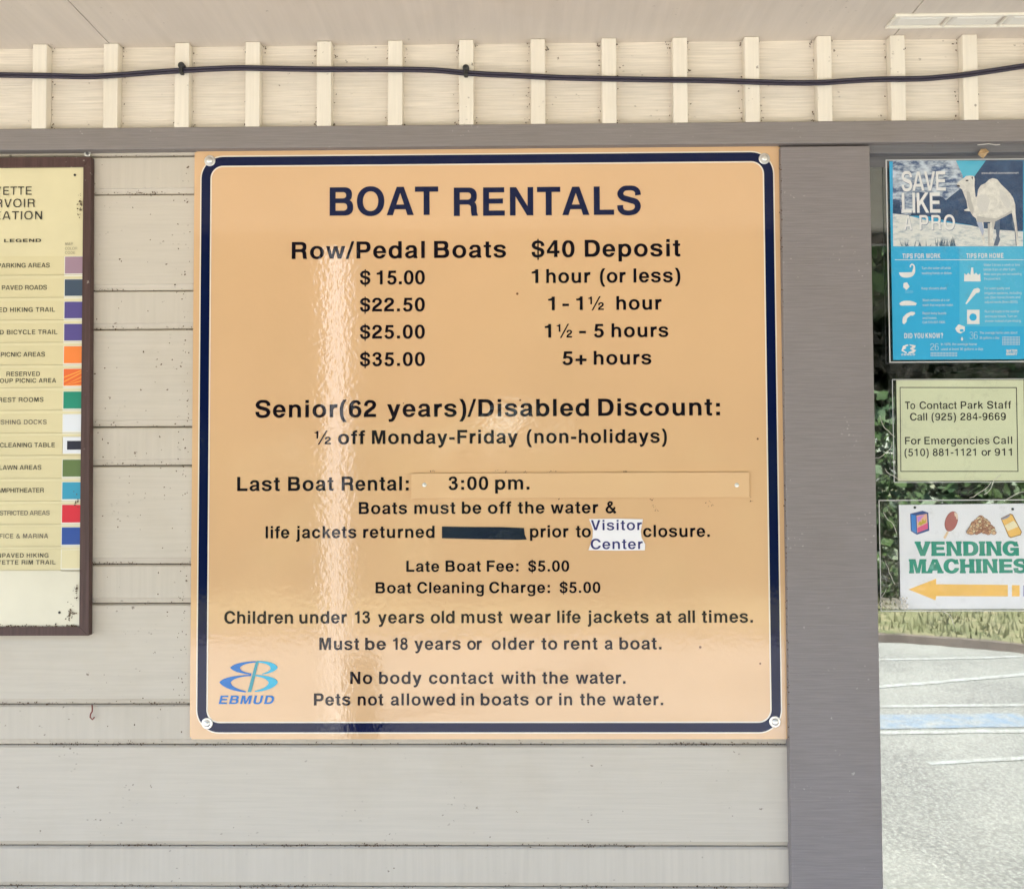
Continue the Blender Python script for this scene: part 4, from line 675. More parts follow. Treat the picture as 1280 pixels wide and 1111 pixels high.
# logo
lg = bpy.data.objects.new('logo', None); COL.objects.link(lg); lg.parent = sign
def lp(x, y): return (260 + x / 10.1, 810 + y / 10.1)
def crescent(pts, name, mat, Y): poly(name, [lp(x, y) for x, y in pts], Y, mat, lg)
def bez(p0, p1, p2, n=10): return [((1 - t) ** 2 * p0[0] + 2 * t * (1 - t) * p1[0] + t * t * p2[0], (1 - t) ** 2 * p0[1] + 2 * t * (1 - t) * p1[1] + t * t * p2[1]) for t in [i / (n - 1) for i in range(n)]]
YG1 = YS - .0006
def cres(Y, e, mats):
    # left E: upper and lower crescents, right B: upper and lower crescents, slanted bar ; e grows the outline
    a = bez((600 + e, 162 - e), (330, 175 - e), (280 - e, 245)) + bez((280 - e, 245), (330, 310 + e), (548, 332 + e))[1:] + bez((548, 318 - e), (420, 300 - e), (403 - e * .3, 250)) + bez((403 - e * .3, 250), (420, 195), (600 + e, 178 + e))[1:]
    b = bez((545, 334 - e), (180, 350 - e), (145 - e, 432)) + bez((145 - e, 432), (220, 530 + e), (478, 556 + e))[1:] + bez((478, 542 - e), (300, 500), (285 + e * .3, 430)) + bez((285, 430), (330, 360), (545, 348 + e))[1:]
    cc = bez((612, 160 - e), (850, 160 - e), (880 + e, 245)) + bez((880 + e, 245), (840, 310 + e), (680, 330 + e))[1:] + bez((680, 322), (790, 290), (790, 250)) + bez((790, 250), (770, 190), (640, 180 + e))[1:]
    d = bez((600, 336 - e), (870, 350), (880 + e, 432)) + bez((880 + e, 432), (830, 530 + e), (590, 550 + e))[1:] + bez((590, 540 - e), (750, 500), (765, 432)) + bez((765, 432), (740, 370), (600, 352 + e))[1:]
    s = [(605 - e, 165), (640 + e, 165), (545 + e, 552), (500 - e, 552)]
    for nm, pt, m in (('swoosh', a, mats[0]), ('swoosh', b, mats[0]), ('swoosh', cc, mats[1]), ('swoosh', d, mats[1]), ('slash', s, mats[2])):
        crescent(pt, nm, m, Y); Y -= .00004
cres(YG1, 1, (M['blue1'], M['cyan1'], M['cyan2']))
lettering([('EBMUD', 273.2, 342.7)], 879.6, 10.6, YG1, M['blue1'], lg, ox=6, oy=4, wide=1.15, ital=.22)

# add-on plate with the closing time
pc = [P(513.7, 606, -.007), P(936.6, 606, -.007)]; pt = (P(513.7, 590.5, -.007).z + P(936.6, 591.2, -.007).z) / 2; pb = (P(513.7, 621.6, -.007).z + P(936.6, 622.8, -.007).z) / 2
plate = root('time_plate', (pc[0].x, YS, pb), 'narrow tan strip reading 3:00 pm riveted across the boat rental sign', 'plate')
box('strip', pc[0].x, pc[1].x, -.0072, -.00455, pb, pt, M['plate'], plate, bev=.0004)
lettering([('3:00', 560.6, 610.3), ('pm.', 618.9, 661.9)], 611.9, 16.8, -.0077, M['black'], plate)
for x, y in ((530.5, 605.9), (921, 606.2)):
    p = P(x, y, -.0075); bmx = bmesh.new(); lathe(bmx, [(.0034, -.0004), (.0034, .0003), (.0028, .0009), (.0016, .0012), (.0014, .0004)], p, seg=18); bmobj('rivet', bmx, M['bolt'], plate)
# white Visitor Center sticker
st = root('sticker', P(736, 687.8, YL), 'small white sticker reading Visitor Center pasted into the sign sentence', 'sticker')
so_ = [(736.3, 648.6), (770, 648), (803.5, 648.8), (802.5, 655), (800.8, 664), (802, 672), (806.4, 680), (806, 687.6), (770, 688), (735.6, 687.4), (738, 680), (740.8, 671), (741, 662), (738.8, 655)]
q = [P(x, y, YL) for x, y in so_]; prism('paper', [(v.x, v.z) for v in q][::-1], YL - .0009, YL - .0003, M['sticker'], st)
lettering([('Visitor', 738.6, 802.4)], 662.4, 12.6, YL - .0012, M['navy_ink'], st, ox=-8, oy=-6)
lettering([('Center', 738.4, 803.5)], 686, 12.6, YL - .0012, M['navy_ink'], st, ox=-8, oy=-6)

# =================================================================== MAP BOARD (left)
YM = -.010
mb = root('map_board', (P(105, 783, YM).x - .85, YM, P(60, 783, YM).z), 'brown framed yellow park map board whose right edge shows the legend list', 'map board')
pxr = P(105.1, 208, YM).x; pzt = P(60, 208.5, YM).z; pzb = P(60, 783.5, YM).z
pzt += .0; mx0 = pxr - .85
box('panel', mx0, P(107, 500, YM).x + .002, YM, -.001, pzb - .006, pzt + .006, M['map'], mb)
YFm = -.0135
fr_t = P(60, 196.8, YFm).z; fr_b = P(60, 794.3, YFm).z
def bar_(name, pts): prism(name, [(v.x, v.z) for v in pts], YFm, -.0015, M['frame'], mb)
ot, ob = P(113.4, 197, YFm), P(110.6, 794, YFm); it, ib = P(104.2, 208.6, YFm), P(98.9, 783.2, YFm)
bar_('frame_bar', [Vector((it.x, 0, it.z)), Vector((ib.x, 0, ib.z)), Vector((ob.x, 0, fr_b)), Vector((ot.x, 0, fr_t))])
bar_('frame_bar', [Vector((mx0, 0, it.z)), Vector((it.x - .0006, 0, it.z)), Vector((ot.x - .0006, 0, fr_t)), Vector((mx0, 0, fr_t))])
bar_('frame_bar', [Vector((mx0, 0, fr_b)), Vector((ob.x - .0006, 0, fr_b)), Vector((ib.x - .0006, 0, ib.z)), Vector((mx0, 0, ib.z))])
bar_('frame_bar', [Vector((mx0 - .014, 0, fr_b)), Vector((mx0 - .0006, 0, fr_b)), Vector((mx0 - .0006, 0, fr_t)), Vector((mx0 - .014, 0, fr_t))])
YT = YM - .0006
def ml(t, x0, x1, b, cap, mat='ink', **k): lettering([(t, x0, x1)], b, cap, YT - .0005, M[mat], mb, **dict(dict(ox=-32, oy=-24), **k))
ml('LAFAYETTE', -46, 39.6, 243.9, 10.2); ml('RESERVOIR', -51, 43.3, 259.4, 10.2); ml('RECREATION', -55, 52.4, 274.7, 10.2)
ml('MAP', -24, -3, 302.8, 4, wide=1.7, ox=-8, oy=-8); ml('LEGEND', 5.2, 51.3, 302.8, 4, wide=1.7, ox=-8, oy=-8)
for t, b, x in (('MAP', 306.6, 91), ('COLOR', 312.3, 96.5), ('CODE', 317.6, 94)): ml(t, 81.3, x, b, 3.2, 'grey_ink')
sw = [('PARKING AREAS', -3, 62, 334.6, (.34, .22, .28), 320.9, 342.1, None), ('PAVED ROADS', 2.3, 58.5, 362.3, (.05, .075, .115), 349.3, 370, None),
      ('PAVED HIKING TRAIL', -19, 68.8, 390, (.09, .065, .24), 377.2, 398, None), ('PAVED BICYCLE TRAIL', -23, 71.7, 418, (.09, .065, .24), 404.9, 425.9, None),
      ('PICNIC AREAS', 1, 56, 445.8, (.85, .22, .04), 432.8, 454.1, None), ('', 0, 0, 0, (.78, .14, .03), 461, 482.3, 'hatch'),
      ('REST ROOMS', -2, 54.2, 502.4, (.01, .24, .15), 489.4, 510.7, None), ('FISHING DOCKS', -6, 58.2, 530.3, (.72, .74, .78), 517.9, 539, 'worn'),
      ('FISH CLEANING TABLE', -20, 68.5, 559, (.74, .75, .78), 546, 567, 'box'), ('LAWN AREAS', -1, 51.5, 587, (.11, .17, .05), 574.4, 595.7, None),
      ('AMPHITHEATER', -4, 54.7, 615.5, (.03, .30, .46), 602.6, 623.9, None), ('RESTRICTED AREAS', -10, 62, 643.8, (.62, .01, .03), 630.8, 653, 'worn'),
      ('OFFICE & MARINA', -12, 60, 672.6, (.01, .06, .30), 659, 680.6, 'worn'), ('', 0, 0, 0, (.70, .62, .38), 687, 710.3, None)]
for t, x0, x1, b, colr, y0, y1, mode in sw:
    xl_ = 81.2 - 4.4 * (y0 - 321) / 366; xr2 = 104.2 - 4.4 * (y0 - 321) / 366 + 3
    a = P(xl_, y1, YT); bb = P(xr2, y0, YT); s0 = P(-40, y1 + 1.2, YT)
    box('label_strip', s0.x, a.x - .0012, YT, YT + .0004, s0.z, bb.z + .0012, M['strip'], mb)
    box('strip_line', s0.x, bb.x, YT - .0002, YT + .0002, s0.z - .0022, s0.z - .0014, M['line'], mb)
    if mode != 'box':
        box('white_border', a.x - .0012, bb.x, YT + .0001, YT + .0005, a.z - .0042, bb.z + .0008, flatc('swatch_border', (.78, .76, .68)), mb)
        s = box('colour_swatch', a.x, bb.x, YT - .0003, YT + .0001, a.z, bb.z, flatc('swatch_%d' % int(y0), colr, .4), mb)
    else:
        box('colour_swatch', a.x, bb.x, YT - .0003, YT + .0001, a.z, bb.z, flatc('swatch_white', colr, .4), mb)
        a2, b2 = P(84, 562, YT), P(104, 551, YT); box('colour_swatch', a2.x, b2.x, YT - .0007, YT - .0004, a2.z, b2.z, flatc('swatch_black', (.012, .012, .03)), mb)
    if mode == 'hatch':
        hs = []
        for h in range(5):
            yc = 465 + h * 5.5
            l, r_ = (79.8, min(482, yc + 6)), (104.5, max(461.2, yc - 7))
            hs.append([l, r_, (r_[0], r_[1] + 1.5), (l[0], min(482.2, l[1] + 1.5))])
        for hq in hs: poly('hatch_line', hq, YT - .0006, flatc('hatch_yellow', (.90, .36, .06)), mb)
    if t: ml(t, x0, x1, b, 5.6, 'fade_ink' if mode == 'worn' else 'ink', ox=-20, oy=-16)
for t, x0, x1, b in (('RESERVED', 8, 49.8, 470), ('GROUP PICNIC AREA', -12, 70, 478.4), ('UNPAVED HIKING', -9, 60.5, 696.7), ('LAFAYETTE RIM TRAIL', -26, 69.4, 705.4)): ml(t, x0, x1, b, 5.4, ox=-20, oy=-16)
pale = P(-40, 783, YT); ptop = P(98, 712, YT)
box('pale_patch', pale.x, P(100.5, 740, YT).x, YT + .0001, YT + .0005, pzb, ptop.z, M['map_pale'], mb)
for x, y in ((93.6, 219), (74.3, 765.3)):
    p = P(x, y, YT); bmx = bmesh.new(); lathe(bmx, [(.0020, -.0002), (.0020, .0004), (.0012, .0006)], p, seg=12); bmobj('panel_nail', bmx, M['ink'], mb)
# screw eye above the frame corner
p = P(109.7, 192.4, -.004)
se = root('screw_washer', p, 'small round metal washer and screw above the corner of the map board', 'washer')
bmx = bmesh.new(); lathe(bmx, [(.0052, 0), (.0052, .0012), (.0044, .0016), (.0026, .0016)], p, seg=20); bmobj('washer', bmx, M['bolt'], se)
bmx = bmesh.new(); lathe(bmx, [(.0024, .0016), (.0022, .0030), (.0012, .0034)], p, seg=14); bmobj('screw_head', bmx, M['bolt_dark'], se)

# =================================================================== CABLE
cp = [(-90, 92), (-40, 93), (0, 94), (60, 95), (110, 96), (150, 94), (190, 91), (227, 88.5), (265, 86.5), (300, 85.3), (340, 86), (400, 87), (480, 87), (540, 88), (582, 91.5), (612, 93.5), (640, 94.5), (700, 97.5), (760, 98.8), (820, 100), (880, 100.8), (920, 102), (960, 103.3), (1000, 104), (1030, 103.5), (1060, 101.5), (1100, 99.5), (1150, 98.8), (1180, 96.5), (1200, 94.5), (1240, 89), (1280, 83), (1330, 77), (1400, 72)]
cab = root('cable', P(640, 94, -.022), 'black twin cable sagging across the battens under the soffit', 'cable')
def smooth_path(pts, sub=5):
    o = []
    for i in range(len(pts) - 1):
        p0 = pts[max(i - 1, 0)]; p1 = pts[i]; p2 = pts[i + 1]; p3 = pts[min(i + 2, len(pts) - 1)]
        for k in range(sub):
            t = k / sub
            o.append(tuple(.5 * ((2 * p1[j]) + (-p0[j] + p2[j]) * t + (2 * p0[j] - 5 * p1[j] + 4 * p2[j] - p3[j]) * t * t + (-p0[j] + 3 * p1[j] - 3 * p2[j] + p3[j]) * t ** 3) for j in (0, 1)))
    return o + [pts[-1]]
path = smooth_path(cp)
for k, dz in enumerate((.0021, -.0021)):
    bmx = bmesh.new()
    tube(bmx, [P(x, y, -.0186 - .0012 * (1 + math.sin(x * .013))) + Vector((0, 0, dz)) for x, y in path], .0024, 8)
    bmobj('strand', bmx, M['cable'], cab, smooth=True)
for x, y in ((227.5, 86), (582.5, 89)):
    p = P(x, y, -.02); r_ = bpy.data.objects.new('cable_clip', None); COL.objects.link(r_); r_.parent = cab; r_.location = p - wloc(cab)
    bmx = bmesh.new(); lathe(bmx, [(.0052, -.002), (.0052, .004), (.004, .006), (.002, .0065)], p + Vector((0, 0, .0035)), seg=14); bmobj('clip_nail', bmx, M['staple'], r_, smooth=True)
    bmx = bmesh.new(); bm_box(bmx, p.x - .003, p.x + .003, p.y - .0065, p.y + .004, p.z - .0095, p.z + .001, .0015); bmobj('clip_strap', bmx, M['staple'], r_)

# =================================================================== POSTERS ON THE WINDOW
def film(name):
    m, nt, bs = newmat(name); nt.nodes.remove(bs); out = nt.nodes['Material Output']
    t = N(nt, "ShaderNodeBsdfTransparent"); t.inputs[0].default_value = (.98, .98, .98, 1)
    g = N(nt, "ShaderNodeBsdfGlossy"); g.inputs['Roughness'].default_value = .12
    d = N(nt, "ShaderNodeBsdfDiffuse"); d.inputs[0].default_value = (.55, .54, .52, 1)
    b = N(nt, "ShaderNodeBump"); b.inputs['Strength'].default_value = .8; b.inputs['Distance'].default_value = .003
    nt.links.new(noise(nt, coords(nt, 1, 1, .5), 60, 4, .6), b.inputs['Height']); nt.links.new(b.outputs[0], g.inputs['Normal'])
    a = N(nt, "ShaderNodeMixShader"); a.inputs[0].default_value = .03; nt.links.new(t.outputs[0], a.inputs[1]); nt.links.new(g.outputs[0], a.inputs[2])
    c = N(nt, "ShaderNodeMixShader"); nt.links.new(mul(nt, ramp(nt, noise(nt, coords(nt, 1, 1, 1), 38, 6, .75), .56, .85), .10), c.inputs[0])
    nt.links.new(a.outputs[0], c.inputs[1]); nt.links.new(d.outputs[0], c.inputs[2]); nt.links.new(c.outputs[0], out.inputs[0]); return m
M['film'] = film('clear_sleeve')
M['film_edge'] = plain('sleeve_edge', (.55, .54, .53), .35)
def sleeve(x0, y0, x1, y1, Y, par, w=1.3):
    """clear plastic sleeve and its welded pale rim"""
    a, b = P(x0, y1, Y), P(x1, y0, Y)
    box('sleeve', a.x, b.x, Y - .0002, Y + .0002, a.z, b.z, M['film'], par)
    e = w * .0012
    for q in ((a.x, a.x + e, a.z, b.z), (b.x - e, b.x, a.z, b.z)): box('sleeve_rim', q[0], q[1], Y - .0009, Y - .0003, q[2], q[3], M['film_edge'], par)
    for q in ((a.x + e, b.x - e, a.z, a.z + e), (a.x + e, b.x - e, b.z - e, b.z)): box('sleeve_rim', q[0], q[1], Y - .0009, Y - .0003, q[2], q[3], M['film_edge'], par)
YP = .0085
# --- poster 1: water saving poster
pr = root('poster', P(1116, 449, YP), 'blue and white water saving poster with a camel photo, top poster on the window', 'poster')
C = lambda n, c, r=.4: flatc(n, c, r)
p1, p2 = P(1116.4, 450, YP), P(1279.6, 200.6, YP)
box('sheet', p1.x, p2.x, YP, YP + .0006, p1.z, p2.z, C('poster_cyan', (.03, .42, .72)), pr)
def z1(x, y): return (1080 + x / 6.4, 170 + y / 6.4)     # measured in an enlarged crop
def pp(name, pts, lay, mat): return poly(name, [z1(*q) for q in pts], YP - .00015 * lay, mat, pr)
pp('photo_sky', [(735, 198), (985, 198), (985, 320), (735, 320)], 1, C('print_sky', (.10, .50, .68)))
# canyon print: mottled rock
def rockm():
    m, nt, bs = newmat('print_rock')
    n = noise(nt, coords(nt, 60, 1, 150), 1.0, 5, .65)
    n2 = noise(nt, coords(nt, 25, 1, 40, (3, 0, 1)), 1.0, 3, .6)
    c = mixc(nt, ramp(nt, n, .42, .60), (.05, .10, .22), (.60, .67, .74)); c = mixc(nt, ramp(nt, n2, .5, .7), c, (.70, .75, .80))
    nt.links.new(c, bs.inputs['Base Color']); bs.inputs['Roughness'].default_value = .4; return m
def duskm():
    m, nt, bs = newmat('print_dark_cliff')
    n = noise(nt, coords(nt, 40, 1, 40), 1.0, 5, .6)
    nt.links.new(mixc(nt, ramp(nt, n, .4, .75), (.012, .045, .12), (.05, .11, .22)), bs.inputs['Base Color']); bs.inputs['Roughness'].default_value = .4; return m
def sandm():
    m, nt, bs = newmat('print_sand')
    n = noise(nt, coords(nt, 60, 1, 190), 1.0, 5, .7)
    nt.links.new(mixc(nt, ramp(nt, n, .36, .52), (.42, .48, .52), (.74, .74, .70)), bs.inputs['Base Color']); bs.inputs['Roughness'].default_value = .4; return m
def camelm():
    m, nt, bs = newmat('print_camel')
    n = noise(nt, coords(nt, 90, 1, 90), 1.0, 4, .7)
    nt.links.new(mixc(nt, ramp(nt, n, .3, .6), (.56, .54, .50), (.80, .77, .70)), bs.inputs['Base Color']); bs.inputs['Roughness'].default_value = .4; return m
cliff = duskm()
pp('photo_rock', [(230, 198), (735, 198), (790, 320), (800, 420), (650, 520), (560, 600), (400, 640), (230, 620)], 2, rockm())
pp('photo_shadow', [(232, 505), (285, 512), (300, 620), (370, 640), (430, 500), (420, 450), (520, 455), (630, 490), (655, 515), (760, 430), (800, 400), (880, 330), (975, 198), (1272, 198), (1272, 760), (1000, 770), (860, 715), (700, 690), (500, 640), (232, 625)], 3, cliff)
pp('photo_sand', [(230, 622), (330, 632), (520, 680), (720, 700), (860, 718), (960, 740), (1080, 752), (1272, 765), (1272, 884), (234, 884)], 4, sandm())
gr_ = []
rg = random.Random(5)
for k in range(46):
    x = rg.choice([rg.uniform(270, 480), rg.uniform(480, 740), rg.uniform(600, 720)]); h = rg.uniform(15, 60) * (1.5 if x > 560 else 1)
    gr_.append([(x, 882), (x + 7, 882), (x + rg.uniform(-18, 22), 882 - h)])
for k, g in enumerate(gr_): pass
bmx = bmesh.new()
for k, g in enumerate(gr_):
    Yk = YP - .00015 * 5 - k * .000004
    bmx.faces.new([bmx.verts.new(P(*z1(*v), Yk)) for v in g])
bmobj('photo_grass', bmx, C('print_grass', (.05, .12, .20)), pr)
cm = camelm(); cdk = C('print_camel_shade', (.10, .14, .22))
camel = [(742, 385), (765, 362), (790, 345), (815, 322), (850, 318), (880, 322), (886, 345), (884, 400), (888, 450), (893, 490), (905, 485), (912, 430), (935, 395), (970, 380), (1000, 350), (1030, 338), (1065, 348), (1095, 385), (1130, 420), (1170, 460), (1195, 500), (1210, 550), (1212, 620), (1222, 700), (1232, 800), (1242, 880), (1222, 882), (1215, 800), (1205, 720), (1188, 640), (1180, 610), (1140, 640), (1090, 665), (1050, 685), (1040, 740), (1030, 800), (1040, 860), (1032, 882), (1000, 882), (1003, 780), (1010, 690), (1000, 655), (975, 660), (955, 690), (960, 780), (968, 870), (955, 872), (935, 780), (905, 690), (895, 660), (870, 640), (850, 605), (805, 600), (800, 592), (830, 580), (820, 520), (800, 470), (785, 430), (760, 412), (745, 398)]
pp('camel_print', [(1045, 680), (1085, 665), (1088, 740), (1080, 800), (1090, 830), (1070, 880), (1035, 880), (1060, 800)], 5.6, cdk)
pp('camel_print', [(1190, 625), (1180, 700), (1205, 760), (1215, 880), (1235, 880), (1200, 680)], 5.6, cdk)
pp('camel_print', camel, 6, cm)
pp('camel_print', [(900, 690), (945, 690), (960, 760), (950, 800)], 6.6, C('print_camel_leg', (.42, .47, .60)))
csh = C('print_camel_soft', (.50, .48, .45)); cs2 = C('print_camel_mid', (.66, .64, .60))
pp('camel_shading', [(905, 640), (980, 655), (1060, 660), (1130, 630), (1180, 595), (1190, 612), (1140, 640), (1090, 665), (1050, 685), (1040, 740), (1030, 745), (1020, 690), (955, 690), (905, 690)], 6.8, csh)
pp('camel_shading', [(820, 440), (845, 450), (860, 520), (880, 590), (870, 630), (850, 605), (832, 560), (822, 500)], 6.8, csh)
pp('camel_shading', [(905, 500), (930, 470), (975, 470), (1010, 520), (985, 600), (930, 610), (905, 560)], 6.7, cs2)
pp('camel_shading', [(1080, 420), (1130, 450), (1170, 520), (1165, 580), (1120, 560), (1090, 490)], 6.7, cs2)
pp('camel_shading', [(990, 700), (1008, 700), (1006, 800), (1004, 878), (994, 878), (992, 790)], 6.8, csh)
pp('camel_shading', [(1215, 640), (1222, 720), (1232, 800), (1228, 802), (1214, 720)], 6.8, csh)
pp('camel_shading', [(770, 385), (800, 395), (815, 420), (800, 425), (765, 408)], 6.8, cs2)
pp('camel_face', ell(824, 358, 12, 6), 7, C('print_black', (.02, .02, .03))); pp('camel_face', [(742, 392), (765, 395), (770, 408), (750, 408)], 7, C('print_black', (.02, .02, .03)))
pp('camel_face', [(858, 330), (872, 326), (868, 352)], 7, C('print_black', (.02, .02, .03)))
def pl(ws, b, cap, lay=8, mat=None, **k):
    ws = [(t, z1(x0, b)[0], z1(x1, b)[0]) for t, x0, x1 in ws]
    lettering(ws, z1(0, b)[1], cap / 6.4, YP - .00015 * lay, mat or C('print_white', (.80, .79, .77)), pr, **k)
wt = C('print_white', (.80, .79, .77))
SH = C('print_type_shadow', (.16, .22, .32))
for w_, b_, c_, k_ in (([('SAVE', 306, 658)], 446, 155, .72), ([('LIKE', 308, 615)], 621, 160, .72), ([('A', 325, 388), ('PRO', 448, 731)], 757, 118, .68)): pl(w_, b_, c_, lay=7.5, mat=SH, wide=k_, ox=-4, oy=-4)
pl([('SAVE', 303, 655)], 440, 155, wide=.72, ox=-8, oy=-6)
pl([('LIKE', 305, 612)], 615, 160, wide=.72, ox=-8, oy=-6)
pl([('A', 322, 385), ('PRO', 445, 728)], 752, 118, wide=.68, ox=-10, oy=-8)
pl([('www.save.water', 940, 1235)], 306, 18, ox=10, oy=8) if False else None
pl([('www.ebmud.com/watersmart', 940, 1236)], 305, 17, ox=-20, oy=-16, wide=.9)
pp('column_panel', [(765, 884), (1272, 884), (1272, 1480), (765, 1480)], 1, C('poster_cyan_light', (.08, .48, .72)))
# lower half measured in another crop: x = 1110+X/6.94, y = 300+Y/6.94
def z2(x, y): return (1110 + x / 6.94, 300 + y / 6.94)
def qp(name, pts, lay, mat): return poly(name, [z2(*q) for q in pts], YP - .00015 * lay, mat, pr)
bpy.data.objects.remove([o for o in bpy.data.objects if o.name.startswith('column_panel')][0])
qp('column_panel', [(620, 62), (1176, 62), (1176, 750), (620, 750)], 1, C('poster_cyan_light', (.08, .48, .72)))
def ql(ws, b, cap, lay=3, mat=None, **k):
    ws = [(t, z2(x0, b)[0], z2(x1, b)[0]) for t, x0, x1 in ws]
    lettering(ws, z2(0, b)[1], cap / 6.94, YP - .00015 * lay, mat or wt, pr, **k)
ql([('TIPS', 126, 215), ('FOR', 232, 312), ('WORK', 330, 455)], 160, 42, wide=.55, ox=0, oy=0)
ql([('TIPS', 680, 768), ('FOR', 784, 862), ('HOME', 880, 1002)], 158, 42, wide=.55, ox=0, oy=0)
ql([('DID', 142, 212), ('YOU', 228, 310), ('KNOW?', 326, 478)], 852, 44, wide=.55, ox=0, oy=0)
qp('rule_line', [(60, 170), (1176, 170), (1176, 175), (60, 175)], 3, wt)
small = [('Turn the water off while', 292, 545, 255), ('washing hands or dishes.', 292, 556, 298), ('Keep showers short.', 292, 510, 430), ('Wash vehicles at a car', 300, 535, 532), ('wash that recycles water.', 300, 568, 574),
         ('Report leaky faucets', 300, 505, 646), ('and hoses.', 300, 425, 686), ('Call 510-287-1900.', 300, 498, 724),
         ('Water 3 times a week or less', 830, 1145, 226), ('before 9 am or after 6 pm.', 830, 1108, 266), ('Make sure you are not watering', 832, 1158, 306), ('the pavement.', 832, 978, 346),
         ('For water quality and', 838, 1055, 430), ('irrigation systems, including', 838, 1158, 470), ('use (See home) timers and', 838, 1148, 508), ('adjustments (from 2015).', 838, 1128, 548),
         ('Run full loads in the washer', 840, 1140, 630), ('and reuse towels. Turn on', 840, 1120, 672), ('shower instead of pre-rinsing.', 840, 1156, 712),
         ('The average home uses about', 795, 1122, 814), ('26 gallons a day.', 795, 970, 858), ('In 1976, the average home', 460, 772, 914), ('used at least 36 gallons a day.', 460, 828, 956)]
for t, a, b, y in small: ql([(t, a, b)], y, 21, ox=-22, oy=-18, mat=C('print_small_white', (.62, .72, .78)))
ql([('36', 710, 778)], 858, 62, ox=-45, oy=-40, mat=C('print_small_white', (.62, .72, .78)))
ql([('26', 368, 440)], 955, 58, ox=-45, oy=-40, mat=C('print_small_white', (.62, .72, .78)))
# icons
qp('sink_icon', bez((95, 282), (100, 330), (165, 328), 8) + bez((165, 328), (235, 325), (236, 262), 8) + [(222, 262), (205, 280)], 3, wt)
qp('sink_icon', [(205, 285), (218, 250), (222, 228), (212, 218), (200, 222), (198, 238), (188, 238), (190, 218), (205, 206), (222, 210), (234, 228), (236, 265)], 4, wt)
qp('shower_icon', [(135, 375), (165, 368), (188, 405), (160, 435), (132, 410)], 3, wt)
dots = [rectpx(150 + 14 * i + 7 * (j % 2), 440 + 9 * j, 154 + 14 * i + 7 * (j % 2), 443 + 9 * j) for i in range(5) for j in range(3)]
polys('shower_drops', [[z2(*p) for p in d] for d in dots], YP - .0005, wt, pr)
qp('vehicle_icon', bez((98, 555), (110, 530), (150, 528), 6) + bez((150, 528), (200, 520), (250, 550), 6) + [(240, 568), (110, 570)], 3, wt)
qp('phone_icon', [(125, 700), (130, 670), (160, 640), (200, 622), (232, 626), (236, 640), (215, 658), (195, 655), (165, 680), (160, 712), (140, 732), (126, 722)], 3, wt)
qp('sprinkler_icon', [(660, 360), (662, 290), (680, 305), (695, 285), (715, 305), (722, 240), (738, 240), (744, 300), (765, 285), (780, 305), (800, 290), (804, 360)], 3, wt)
qp('wrench_icon', [(672, 552), (735, 440), (745, 425), (780, 416), (800, 430), (792, 455), (765, 462), (690, 548), (680, 558)], 3, wt)
qp('washer_icon', rectpx(686, 606, 794, 730), 3, wt); qp('washer_icon', ell(738, 670, 32, 32), 4, C('poster_cyan', (.03, .42, .72)))
qp('bucket_icon', [(582, 768), (612, 732), (668, 752), (665, 790), (630, 812), (600, 800)], 3, wt); qp('bucket_icon', ell(640, 785, 18, 12), 4, C('poster_cyan', (.03, .42, .72)))
qp('drop_icon', [(642, 838), (652, 862), (642, 876), (632, 862)], 3, wt)
gd = [rectpx(992 + 13 * i, 838 + 13 * j, 1000 + 13 * i, 846 + 13 * j) for i in range(12) for j in range(6)] + [rectpx(370 + 13 * i, 975 + 13 * j, 378 + 13 * i, 983 + 13 * j) for i in range(18) for j in range(3)]
polys('tally_dots', [[z2(*p) for p in d] for d in gd], YP - .0005, C('print_small_white', (.62, .72, .78)), pr)
for pts in ([(115, 960), (130, 920), (170, 905), (178, 915), (150, 928), (160, 938), (130, 955), (165, 975), (160, 985)], [(185, 905), (240, 915), (235, 935), (215, 942), (245, 955), (225, 980), (175, 985), (180, 972), (215, 960), (190, 945), (195, 935), (215, 925), (190, 915)]): qp('logo_mark', pts, 3, wt)
ql([('EBMUD', 115, 236)], 1002, 16, ox=0, oy=0, wide=1.2, ital=.2)
ql([('WATER', 1025, 1122)], 972, 22, ox=10, oy=10); ql([('SMART', 1025, 1122)], 1000, 22, ox=10, oy=10)
sleeve(1111.6, 198.5, 1282.5, 453.5, YP - .0032, pr)

# --- notice: yellow-green contact sheet
nr = root('notice', P(1121, 600, YP), 'pale yellow-green park staff contact notice between the two window posters', 'notice')
q = [P(1120.4, 475.2, YP), P(1279.4, 474.8, YP), P(1281.5, 600.6, YP), P(1122.4, 601.2, YP)]
prism('sheet', [(v.x, v.z) for v in q][::-1], YP, YP + .0006, M['paper_y'], nr)
o_ = [(1124.6, 483.8), (1271, 484), (1273, 589.6), (1125.6, 589.6)]; i_ = [(1125.6, 484.8), (1270, 485), (1271.9, 588.6), (1126.6, 588.6)]
polys('rule_frame', [o_, i_[::-1]], YP - .0002, M['ink'], nr)
for ws, b in (([('To', 1131.3, 1144), ('Contact', 1149.5, 1196), ('Park', 1201, 1229), ('Staff', 1234, 1264)], 511), ([('Call', 1137.6, 1159), ('(925)', 1164.5, 1195), ('284-9669', 1200.5, 1257.4)], 525.3),
              ([('For', 1131.3, 1151), ('Emergencies', 1155.5, 1237), ('Call', 1241.6, 1265.4)], 555.1), ([('(510)', 1130.7, 1161), ('881-1121', 1166, 1220), ('or', 1227, 1238.8), ('911', 1243.5, 1265)], 569.6)):
    lettering(ws, b, 9.3, YP - .0003, M['ink'], nr, ox=-12, oy=-8)
sleeve(1117.2, 473.2, 1284.5, 603.2, YP - .0022, nr, .8)

